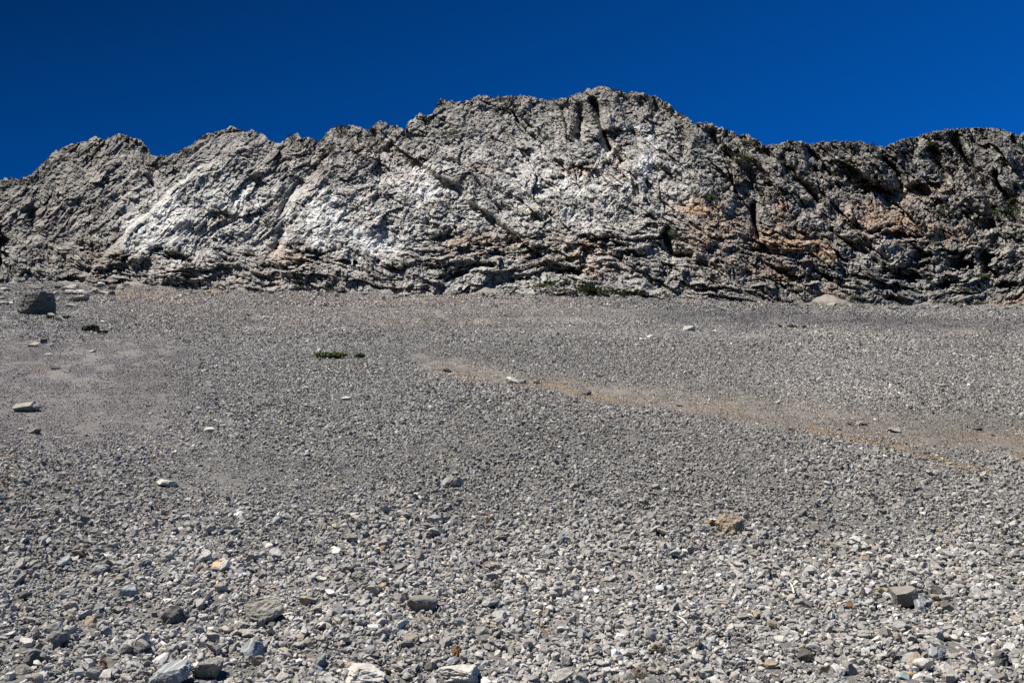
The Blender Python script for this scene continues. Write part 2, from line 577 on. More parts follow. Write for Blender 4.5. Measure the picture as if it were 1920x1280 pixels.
ORANGEZ = [(1310, 392, 46, 15, 0, 1.0), (1355, 418, 36, 22, 20, 0.55), (1480, 452, 55, 20, 10, 0.8), (1535, 472, 28, 14, 0, 1.0), (1500, 440, 40, 14, 20, 0.6), (1120, 505, 20, 14, 0, 0.6), (1100, 470, 40, 16, 0, 0.45),
           (420, 408, 13, 7, 0, 0.9), (1080, 312, 28, 8, 0, 0.6), (1095, 322, 20, 8, 0, 0.5), (1660, 415, 70, 30, 10, 0.45), (1720, 360, 50, 14, -20, 0.55), (1330, 440, 60, 30, 0, 0.35), (1470, 395, 10, 20, -35, 0.8),
           (540, 478, 40, 12, 0, 0.3), (930, 450, 60, 16, 0, 0.35), (870, 450, 40, 20, 0, 0.3), (1160, 300, 12, 30, 20, 0.4), (560, 495, 30, 8, 0, 0.5), (1420, 510, 80, 20, 10, 0.35), (90, 540, 40, 9, 0, 0.5), (160, 535, 40, 6, 0, 0.4),
           (1000, 395, 26, 8, 0, 0.3), (905, 320, 26, 8, 10, 0.35), (1745, 430, 70, 18, 10, 0.4), (1900, 570, 60, 10, 0, 0.5), (1560, 555, 26, 22, -25, 0.4), (690, 280, 24, 10, 0, 0.3), (1385, 330, 20, 14, 40, 0.3)]
BROWNZ = [(180, 485, 100, 34, 0, 0.7), (560, 480, 90, 30, 0, 0.5), (640, 300, 160, 50, 0, 0.45), (1650, 410, 110, 50, 10, 0.8), (1400, 460, 140, 60, 10, 0.5), (1060, 470, 130, 35, 0, 0.5), (480, 520, 200, 26, 0, 0.5),
          (1560, 330, 100, 40, 0, 0.5), (1180, 215, 60, 40, 0, 0.4), (880, 460, 70, 30, 0, 0.6), (180, 330, 130, 60, 0, 0.25), (1300, 500, 160, 40, 0, 0.3)]
wz = np.zeros_like(QX)
for a, b_, c_, d_, r_, s_ in WHITE:
    wz = np.maximum(wz, s_ * ell(a, b_, c_ * 1.1, d_ * 1.1, r_))
oz = np.zeros_like(QX)
for a, b_, c_, d_, r_, s_ in ORANGEZ:
    oz = np.maximum(oz, s_ * ell(a, b_, c_, d_, r_))
bz = np.zeros_like(QX)
for a, b_, c_, d_, r_, s_ in BROWNZ:
    bz = np.maximum(bz, s_ * ell(a, b_, c_, d_, r_))

# --- relief, metres towards the camera
relief = np.zeros_like(QX)
relief += 2.0 * fbm2(QX / 170, QY / 150, 2, 81)
relief += 1.0 * fbm2(QX / 62, QY / 62, 2, 83, 0.5, True)
# named forms of this cliff: buttresses, slabs (steps), gullies, caves
BUTT = [(150, 330, 110, 90, 0, 3.0), (330, 400, 110, 80, -30, 3.0), (640, 420, 120, 60, 0, 2.5), (790, 370, 90, 60, 35, 4.0), (1120, 250, 100, 90, 0, 3.5), (1215, 300, 30, 60, 14, 1.0), (1650, 320, 60, 28, 10, 3.0),
        (1650, 465, 50, 22, 30, 2.5), (1480, 300, 40, 25, 0, 1.5), (1890, 330, 60, 90, 0, 2.5), (840, 220, 50, 30, 0, 2.0), (440, 265, 50, 25, 0, 1.5), (1300, 300, 40, 80, -30, 2.0), (1120, 185, 40, 20, 0, 1.8),
        (545, 328, 16, 12, -45, 1.5), (1150, 228, 24, 14, 0, 2.0)]
for a, b_, c_, d_, r_, s_ in BUTT:
    relief += 0.55 * s_ * ell(a, b_, c_, d_, r_)
STEPS = [([(195, 480), (225, 445), (300, 372), (345, 338), (400, 296)], 2.4, 90, 2.5),
         ([(790, 306), (850, 352), (905, 398), (965, 440)], -2.2, 70, 3),
         ([(640, 352), (710, 345), (790, 306)], 1.3, 60, 4),
         ([(525, 480), (520, 410), (560, 350), (610, 300)], 1.6, 60, 4),
         ([(1600, 320), (1640, 350), (1672, 352), (1715, 345)], -2.4, 40, 2.5),
         ([(1255, 205), (1285, 255), (1300, 310)], -1.6, 50, 3),
         ([(1000, 240), (1040, 300), (1080, 310)], -1.2, 40, 3),
         ([(860, 560), (980, 520), (1100, 470)], -0.9, 30, 3),
         ([(1400, 390), (1424, 440), (1470, 505), (1500, 545)], -2.0, 60, 3)]
for pts, a, dec, sh in STEPS:
    d, s = seg_dist(QX, QY, pts)
    relief += a * np.exp(-(d / dec) ** 2) * (0.5 + 0.5 * np.tanh(s * d / sh))
GULLY = [([(612, 296), (560, 350), (528, 400), (523, 470)], 9, 2.4), ([(1108, 190), (1122, 225), (1132, 255), (1143, 282)], 6, 5.0), ([(1087, 205), (1092, 228), (1090, 250)], 8, 3.2),
         ([(958, 195), (975, 218), (998, 242)], 4, 1.8), ([(1188, 250), (1200, 262)], 6, 2.0), ([(1790, 268), (1822, 318), (1845, 360), (1866, 402)], 9, 5.5),
         ([(1868, 330), (1892, 372), (1905, 395)], 8, 3.5), ([(1406, 388), (1412, 415), (1422, 440)], 5, 4.0), ([(1660, 300), (1690, 345)], 7, 3.0), ([(275, 285), (292, 320), (285, 350)], 8, 2.2), ([(240, 270), (270, 320), (285, 345)], 4, 1.4),
         ([(700, 250), (715, 290), (740, 270)], 5, 1.8), ([(765, 250), (790, 280)], 6, 1.8), ([(1145, 285), (1165, 305)], 6, 2.2), ([(1240, 440), (1262, 475), (1300, 480)], 6, 2.0), ([(1460, 300), (1500, 345), (1530, 380)], 6, 2.2),
         ([(1560, 430), (1600, 470), (1640, 490)], 5, 1.6), ([(840, 520), (880, 505), (925, 498)], 5, 2.4), ([(1000, 180), (1004, 200)], 4, 1.2), ([(60, 400), (70, 440)], 9, 2.5), ([(905, 250), (960, 330), (1000, 380)], 6, 1.2),
         ([(1330, 250), (1400, 330), (1460, 420)], 8, 1.8), ([(1745, 280), (1770, 330)], 6, 2.2), ([(880, 330), (940, 400)], 5, 1.4), ([(1050, 200), (1075, 260)], 5, 1.4), ([(1520, 290), (1560, 330)], 6, 2.0)]
for pts, w, a in GULLY:
    d, s = seg_dist(QX, QY, pts)
    relief -= a * np.exp(-(d / w) ** 2)
CAVES = [(1072, 508, 30, 9, -6, 4.5), (1130, 457, 34, 8, 4, 4.0), (1240, 446, 9, 13, 0, 3.0), (340, 480, 20, 6, 5, 3.2), (236, 483, 20, 5, 0, 2.2), (4, 465, 9, 34, 0, 5.0), (1800, 492, 22, 20, 0, 5.0), (1850, 492, 16, 26, 0, 5.0), (1700, 522, 34, 10, 14, 4.0), (1768, 536, 15, 10, 0, 3.5),
         (1640, 357, 40, 7, 8, 3.5), (1690, 447, 30, 6, 0, 3.5), (835, 440, 18, 7, -25, 2.6), (850, 512, 30, 7, -10, 3.2), (650, 498, 24, 5, 20, 2.6), (585, 472, 42, 5, 4, 2.6), (1440, 470, 32, 8, 12, 3.0), (1330, 545, 22, 5, 0, 2.4), (1155, 248, 16, 8, 20, 3.0),
         (1080, 306, 24, 6, 0, 2.8), (905, 470, 40, 6, -20, 2.4), (1620, 430, 40, 8, 20, 2.4), (1545, 520, 24, 8, 30, 2.8), (420, 402, 14, 4, 0, 1.6), (300, 468, 12, 6, 0, 2.0), (165, 463, 22, 6, 10, 1.8), (1890, 540, 30, 10, 0, 3.5), (500, 540, 30, 4, 5, 1.6),
         (1480, 520, 22, 7, 25, 2.5), (1180, 480, 24, 5, 0, 2.0), (990, 410, 20, 6, 0, 1.4), (1860, 420, 30, 14, 0, 3.0), (1730, 480, 20, 8, 0, 2.5)]
SX, SY = QX, QY
_, _, j1, _, _, _ = worley2(QX / 22, QY / 13, 41)
_, _, j2, _, _, _ = worley2(QX / 9, QY / 6, 43)
QX = QX + 20 * (j1[..., 0] - 0.5) + 8 * (j2[..., 0] - 0.5)
QY = QY + 12 * (j1[..., 1] - 0.5) + 6 * (j2[..., 1] - 0.5)
for a, b_, c_, d_, r_, s_ in CAVES:
    relief -= 0.7 * s_ * np.exp(-(-np.log(np.maximum(ell(a, b_, c_, d_, r_), 1e-9))) ** 1.6)
QX, QY = SX, SY


DIP = np.array([(-400, .1), (0, .10), (250, .05), (420, .25), (560, -.15), (640, .35), (760, .25), (860, -.2), (960, -.3), (1060, .1), (1200, .15), (1350, .35), (1520, .40), (1650, .1), (1760, -.1), (1900, -.35), (2300, -.2)])
bend = np.cumsum(np.interp(cx, DIP[:, 0], DIP[:, 1])) * 1.15
fold = PYg - bend[None, :] + 26 * perlin2(PXg / 190, PYg / 120, 101) + 13 * perlin2(PXg / 70, PYg / 50, 102) + 5 * perlin2(PXg / 24, PYg / 22, 103)


def rotc(deg, sx, sy, bed=False):
    c, s = math.cos(math.radians(deg)), math.sin(math.radians(deg))
    Y_ = fold if bed else QY
    return (QX * c + Y_ * s) / sx, (-QX * s + Y_ * c) / sy


def facets(deg, sx, sy, seed, amp, crack, bed=False):
    u, v = rotc(deg, sx, sy, bed)
    f1, edge, r1, r2, ox, oy = worley2(u, v, seed)
    d = (r1[..., 0] - 0.5) * 1.5 + (r1[..., 1] - 0.5) * 3.2 * ox + (r1[..., 2] - 0.45) * 3.2 * oy
    return amp * d - crack * (r2[..., 0] > 0.6) * (1 - smooth(0.0, 0.12, edge))


chaos = np.clip(1 - 0.55 * smooth(0.35, 0.9, wz), 0.3, 1)            # the white slabs are smoother
pat = np.clip(0.75 + 0.9 * fbm2(QX / 75, QY / 60, 2, 91), 0.3, 1.5)   # some stretches are more broken than others
fl = facets(-42, 58, 28, 1, 0.65, 0.4) + facets(-36, 30, 12, 2, 0.46, 0.25) + facets(-48, 13, 7, 21, 0.36, 0.18)
fr = facets(52, 76, 28, 3, 0.90, 0.5) + facets(46, 32, 13, 4, 0.52, 0.3) + facets(56, 14, 7.5, 22, 0.38, 0.18)
fc = facets(-20, 46, 32, 5, 0.85, 0.5) + facets(35, 20, 13, 6, 0.50, 0.3) + facets(-30, 11, 7, 23, 0.38, 0.18)
fs = facets(2, 84, 22, 7, 0.70, 0.3, True) + facets(-6, 36, 11, 8, 0.42, 0.2, True) + facets(30, 14, 7, 24, 0.34, 0.14, True)
block = fl * leftz + fr * rightz + fc * centz + fs * strata
tiny = facets(10, 6.0, 4.2, 12, 0.20, 0.07)
relief += chaos * (pat * block + 1.1 * tiny)
# pockmarks and small sockets
pf, _, pr, _, _, _ = worley2(QX / 15, QY / 12, 45)
relief -= 0.5 * (pr[..., 0] > 0.55) * (0.5 + pr[..., 1]) * np.exp(-(pf / (0.16 + 0.12 * pr[..., 2])) ** 2)


def joints(deg, gap, seed, zone, amp):
    """parallel joint planes: straight saw-toothed steps that come and go along the wall"""
    ph = (QX * math.sin(math.radians(deg)) - QY * math.cos(math.radians(deg))) / gap + 0.25 * perlin2(QX / (gap * 5), QY / (gap * 5), seed)
    k = np.floor(ph).astype(np.int32)
    f_ = ph - k
    a_ = np.clip(0.25 + 1.5 * perlin2(QX / (gap * 4), QY / (gap * 4) + k * 1.7, seed + 1), 0, 1.2)
    return amp * a_ * zone * (np.where(f_ < 0.88, f_ / 0.88, (1 - f_) / 0.12) - 0.5)


relief += joints(52, 27, 111, rightz, 0.9) + joints(50, 11, 113, rightz, 0.42) + joints(-40, 25, 115, rightz, 0.45)
relief += joints(-42, 24, 117, leftz, 0.6) + joints(-44, 10, 119, leftz, 0.42) + joints(60, 30, 121, leftz, 0.4)
relief += joints(20, 26, 123, centz, 0.7) + joints(-50, 12, 125, centz, 0.42)
# bedding: overhanging ledges that follow gentle folds
for L_, a, sd in ((34.0, 0.80, 105), (14.0, 0.38, 106), (6.5, 0.20, 107)):
    ph = fold / L_ + 0.35 * perlin2(PXg / (L_ * 3), PYg / L_, sd)
    fr_ = ph - np.floor(ph)
    k = np.floor(ph).astype(np.int32)
    amp = 0.25 + 1.5 * RND[PERM[k & 255] & 255][..., 0] * np.clip(0.35 + 1.3 * perlin2(PXg / (L_ * 2.6), k * 3.7, sd + 9), 0, 1.4)
    saw = np.where(fr_ < 0.82, fr_ / 0.82, (1 - fr_) / 0.18)           # bulges out downwards, then cuts back under
    relief += a * amp * (saw - 0.5) * (0.12 + 0.88 * strata)
relief *= 0.66 + 0.22 * strata + 0.30 * smooth(1180, 1500, QX) * (1 - strata)
# debris fans and toes at the foot are lower relief
footz = smooth(0.0, 0.06, TT)
relief *= 0.72 + 0.28 * smooth(0.0, 0.2, TT)
lean = 0.92 * hp / F * BYs[None, :]
depthY = BYs[None, :] + lean * (0.92 * TT + 0.08 * TT ** 2) - relief * 0.9
depthY = np.where(TT < 0, BYs[None, :] - relief * 0.5 + TT * 6, depthY)
D = ray(PXg, PYg)
sc_ = depthY / D[..., 1]
CO = CAM + D * sc_[..., None]
CO[..., 2] += np.where(TT < 0, TT * 30, 0)
# fine roughness along the rock's own outward direction
fine = chaos * (0.06 * fbm2(QX / 5, QY / 4, 2, 121, 0.6, True))
CO += fine[..., None] * np.array([0, -0.8, 0.6])
# crest spikes, then the back of the mountain
top = smooth(0.93, 1.0, TT)
CO[..., 2] += top * 0.22 * fbm2(CX / 6, CX * 0 + 7, 3, 131, 0.65)
back = []
for k, (dy, dz) in enumerate([(0.8, -0.1), (2.0, -0.8), (4.5, -2.6), (8, -5.5), (14, -11), (24, -20), (40, -34), (70, -62), (120, -110)]):
    row = CO[-1].copy()
    row[:, 1] += dy * 1.0
    row[:, 2] += dz + 0.12 * dy * fbm2(cx / 25, cx * 0 + k, 3, 141)
    back.append(row)
CO = np.concatenate([CO, np.stack(back)], 0)

# --- rock colour
speck = fbm2(QX / 4.5, QY / 4, 3, 151, 0.65)
mott = fbm2(QX / 24, QY / 18, 3, 153, 0.6)
wide = fbm2(QX / 90, QY / 70, 3, 157, 0.6)
streak = fbm2((QX + 0.9 * QY) / 9, (QY - 0.9 * QX) / 60, 3, 159, 0.6) * leftz + fbm2((QX - 0.8 * QY) / 9, (QY + 0.8 * QX) / 60, 3, 160, 0.6) * (1 - leftz - strata) + fbm2(QX / 60, fold / 5, 3, 161, 0.6) * strata
grey = np.array([0.205, 0.196, 0.185])
pale = np.array([0.355, 0.348, 0.336])
white = np.array([0.48, 0.475, 0.463])
orange = np.array([0.37, 0.215, 0.118])
brown = np.array([0.20, 0.146, 0.110])
dark = np.array([0.068, 0.063, 0.057])
# pale limestone through the left and middle, older grey weathered rock along the crest and on the right
crestband = smooth(0.62, 0.98, TT + 0.12 * wide)
pz = smooth(150, 320, QX) * (1 - smooth(1230, 1420, QX)) * (1 - 0.75 * crestband) * (1 - 0.45 * strata)
pz = np.maximum(pz, 0.9 * wz)
pmask = np.clip(pz * (0.80 + 0.7 * wide + 0.55 * mott + 0.5 * streak), 0, 1)[..., None]
col = np.ones(QX.shape + (3,)) * grey
col = col * (1 - pmask) + pale * pmask
m_ = np.clip(bz * 0.9 * (0.7 + 0.9 * mott + 0.5 * wide), 0, 1)[..., None] * 0.75
col = col * (1 - m_) + brown * m_
wmask = (smooth(0.30, 0.95, wz * 0.95 + 0.50 * mott + 0.35 * speck + 0.30 * streak) * np.clip(wz * 1.5, 0.06, 1))[..., None]
col = col * (1 - wmask) + white * wmask
lichen_zone = 0.58 * crestband + 0.34 * smooth(1230, 1560, QX) + 0.16 * strata  # where dark lichen is thicker: crest, right side, lower beds
lich = smooth(0.10, 0.46, 0.7 * mott + 0.45 * speck + 0.45 * streak + 0.55 * lichen_zone - 0.10) * (0.60 - 0.36 * np.clip(wz, 0, 1))
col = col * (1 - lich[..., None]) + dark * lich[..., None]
om = np.clip(oz * (0.8 + 0.9 * mott + 0.5 * streak), 0, 1)[..., None] * 0.85
col = col * (1 - om) + orange * om
_, _, tr1, _, _, _ = worley2(*rotc(20, 26, 15), 31)
_, _, tr2, _, _, _ = worley2(*rotc(-15, 10, 7), 33)
col *= (1 + 0.34 * (tr1[..., 0] - 0.5) + 0.34 * (tr2[..., 1] - 0.5))[..., None]
# small rusty and pinkish stains everywhere
st = smooth(0.30, 0.55, fbm2(QX / 13, QY / 9, 2, 171))[..., None] * 0.30
col = col * (1 - st) + col * np.array([1.18, 0.92, 0.78]) * st
col *= (1 + 0.34 * speck + 0.14 * streak)[..., None]
# gravel-coloured toes where the bedrock dives under the scree
toe = (1 - smooth(-0.01, 0.05, TT + 0.05 * mott))[..., None]
col = col * (1 - 0.5 * toe) + np.array([0.18, 0.168, 0.155]) * 0.5 * toe
col = np.clip(col, 0.02, 0.85)
col = np.concatenate([col, np.repeat(col[-1:], len(back), 0)], 0)
print('plan', BYs[::200].round(1))
me = mesh_np('cliff', CO.reshape(-1, 3), quad=grid_quads(*CO.shape[:2]), mat=M_CLIFF, colors=col.reshape(-1, 3), flat=True)
cliff = link('cliff', me)
tag(cliff, 'broken grey and white limestone cliff with rusty patches above the scree', 'cliff', kind='structure')
print('cliff', round(time.time() - T0, 1))


def on_cliff(px, py):
    """the rock surface at a point of the photograph"""
    j = int(np.clip(round((px - cx[0]) / 1.15), 0, len(cx) - 1))
    tt = (py - foot[j]) / (crest[j] - foot[j])
    i = int(np.clip(np.searchsorted(t, tt), 25, len(t) - 1))
    return CO[i, j], i, j


# ------------------------------------------------------------------ gravel: every stone its own little angular solid, all one loose mass
def hull_template(npts, seed, flatn):
    r = np.random.default_rng(seed)
    p = r.normal(size=(npts, 3))
    p /= np.linalg.norm(p, axis=1, keepdims=True)
    p *= r.uniform(0.62, 1.0, (npts, 1))
    p *= np.array([0.55, r.uniform(0.34, 0.5), flatn * 0.5])
    bm = bmesh.new()
    vs_ = [bm.verts.new(q) for q in p]
    res = bmesh.ops.convex_hull(bm, input=vs_)
    dead = [g for g in res['geom_interior'] if isinstance(g, bmesh.types.BMVert)]
    bmesh.ops.delete(bm, geom=dead, context='VERTS')
    bmesh.ops.triangulate(bm, faces=bm.faces[:])
    bm.verts.ensure_lookup_table()
    bm.verts.index_update()
    co = np.array([v.co[:] for v in bm.verts])
    tr = np.array([[v.index for v in f.verts] for f in bm.faces])
    bm.free()
    return co, tr


def rough_template(seed):
    r = np.random.default_rng(seed)
    bm = bmesh.new()
    bmesh.ops.create_icosphere(bm, subdivisions=3, radius=1.0)
    bm.verts.ensure_lookup_table()
    co = np.array([v.co[:] for v in bm.verts])
    tr = np.array([[v.index for v in f.verts] for f in bm.faces])
    bm.free()
    p = co.copy()
    for _ in range(9):
        nrm = r.normal(size=3)
        nrm /= np.linalg.norm(nrm)
        p = p - np.maximum(p @ nrm - r.uniform(0.35, 0.75), 0)[:, None] * nrm
    p = p + co * (0.10 * perlin3(co * 3, seed % 41) + 0.07 * perlin3(co * 7, seed % 29))[:, None]
    p = p / np.abs(p).max(0) * np.array([0.55, r.uniform(0.34, 0.5), r.uniform(0.22, 0.38)])
    return p, tr


TPL = {lod: [hull_template(n, 1000 * lod + k, 0.42 + 0.4 * ((k * 0.618) % 1)) for k in range(24)] for lod, n in ((0, 20), (1, 12), (2, 8))}
# ------------------------------------------------------------------ single rocks lying on the scree
def ico(sub):
    bm = bmesh.new()
    bmesh.ops.create_icosphere(bm, subdivisions=sub, radius=1.0)
    bm.verts.ensure_lookup_table()
    bm.verts.index_update()
    co = np.array([v.co[:] for v in bm.verts])
    tr = np.array([[v.index for v in f.verts] for f in bm.faces])
    bm.free()
    return co, tr


ICO = {3: ico(3), 4: ico(4), 5: ico(5)}


def rock_mesh(name, w, d, h, seed, mat, sub=4, planes=11, rough=0.05, cut=(0.50, 0.80), blocky=0.55, facets=None):
    r = np.random.default_rng(seed)
    co, tr = ICO[sub]
    p = co.copy()
    p = p / (np.abs(p) ** 6).sum(1, keepdims=True) ** (blocky / 6.0)
    fl_ = facets or [(r.normal(size=3), r.uniform(*cut)) for _ in range(planes)]
    for nrm, k in fl_:
        nrm = np.array(nrm) / np.linalg.norm(nrm)
        e = np.maximum(p @ nrm - k, 0)
        p = p - e[:, None] * nrm
    p = p + co * (rough * perlin3(co * 2.3, seed % 50) + 0.6 * rough * perlin3(co * 6.1, seed % 37) + 0.35 * rough * perlin3(co * 14, seed % 23))[:, None]
    p = p / np.abs(p).max(0)
    p = p * np.array([w / 2, d / 2, h / 2])
    return mesh_np(name, p, tri=tr, mat=mat, flat=True)


def block_mesh(name, corners, w, d, h, mat):
    # seen from the camera: a sunlit sloping left face, a big overhanging right-hand front, a flat top
    C = [(-0.5, 0.16, -0.12), (-0.42, 0.30, 0.26), (-0.10, -0.28, 0.30), (0.10, -0.50, -0.16), (-0.24, -0.30, -0.30), (0.36, -0.34, 0.40), (0.52, -0.06, -0.10),
         (0.22, -0.36, -0.36), (-0.30, -0.16, -0.5), (0.10, -0.36, -0.5), (0.46, 0.0, -0.5), (-0.4, 0.5, -0.5), (0.45, 0.5, -0.5), (-0.3, 0.5, 0.38), (0.42, 0.45, 0.44), (0.10, 0.05, 0.5)]
    bm = bmesh.new()
    v = [bm.verts.new(c) for c in C]
    res = bmesh.ops.convex_hull(bm, input=v)
    bmesh.ops.delete(bm, geom=[g for g in res['geom_interior'] if isinstance(g, bmesh.types.BMVert)], context='VERTS')
    bmesh.ops.triangulate(bm, faces=bm.faces[:])
    for _ in range(4):
        bmesh.ops.subdivide_edges(bm, edges=bm.edges[:], cuts=1, use_grid_fill=True)
        bmesh.ops.triangulate(bm, faces=bm.faces[:])
    bm.verts.index_update()
    co = np.array([q.co[:] for q in bm.verts])
    tr = np.array([[q.index for q in f.verts] for f in bm.faces])
    bm.free()
    nrm = co / np.linalg.norm(co, axis=1, keepdims=True)
    co = co + nrm * (0.06 * perlin3(co * 4, 3) + 0.045 * perlin3(co * 10, 5) + 0.022 * perlin3(co * 24, 6))[:, None]
    return mesh_np(name, co * np.array([w * 1.06, d, h]), tri=tr, mat=mat, flat=True)


FOOTPRINTS = []


def put_rock(px, py, w, h, key, label, name='stone', cat='stone', group=None, seed=None, depth=0.85, tilt=0.0, sink=0.24, spin=25.0, **kw):
    """a rock whose foot is seen at (px, py) and which looks w x h pixels big there"""
    P, s = hit(px, py)
    P, s = P[0], s[0]
    mpp = s / F
    wm = w * mpp
    hm = max(h * mpp * 1.0, 0.26 * wm)
    seed = seed if seed is not None else int(px * 7 + py * 3)
    dm = wm * depth
    if kw.get('corners'):
        me_ = block_mesh(name, kw['corners'], wm, dm, hm * 1.35, PAL[key])
    else:
        me_ = rock_mesh(name, wm * 1.06, dm, hm * 1.35, seed, PAL[key], sub=kw.pop('sub', 4), **kw)
    o = link(name, me_)
    y = P[1] + dm * 0.32
    o.location = (P[0], y, float(terrain(P[0], y)) + hm * 1.35 * (0.5 - sink))
    FOOTPRINTS.append((P[0], y, wm * 0.52, dm * 0.52, hm))
    r = np.random.default_rng(seed + 5)
    o.rotation_euler = (math.radians(16), math.radians(tilt + r.uniform(-7, 7)), math.radians(r.uniform(-spin, spin)))
    tag(o, label, cat, group)
    return o


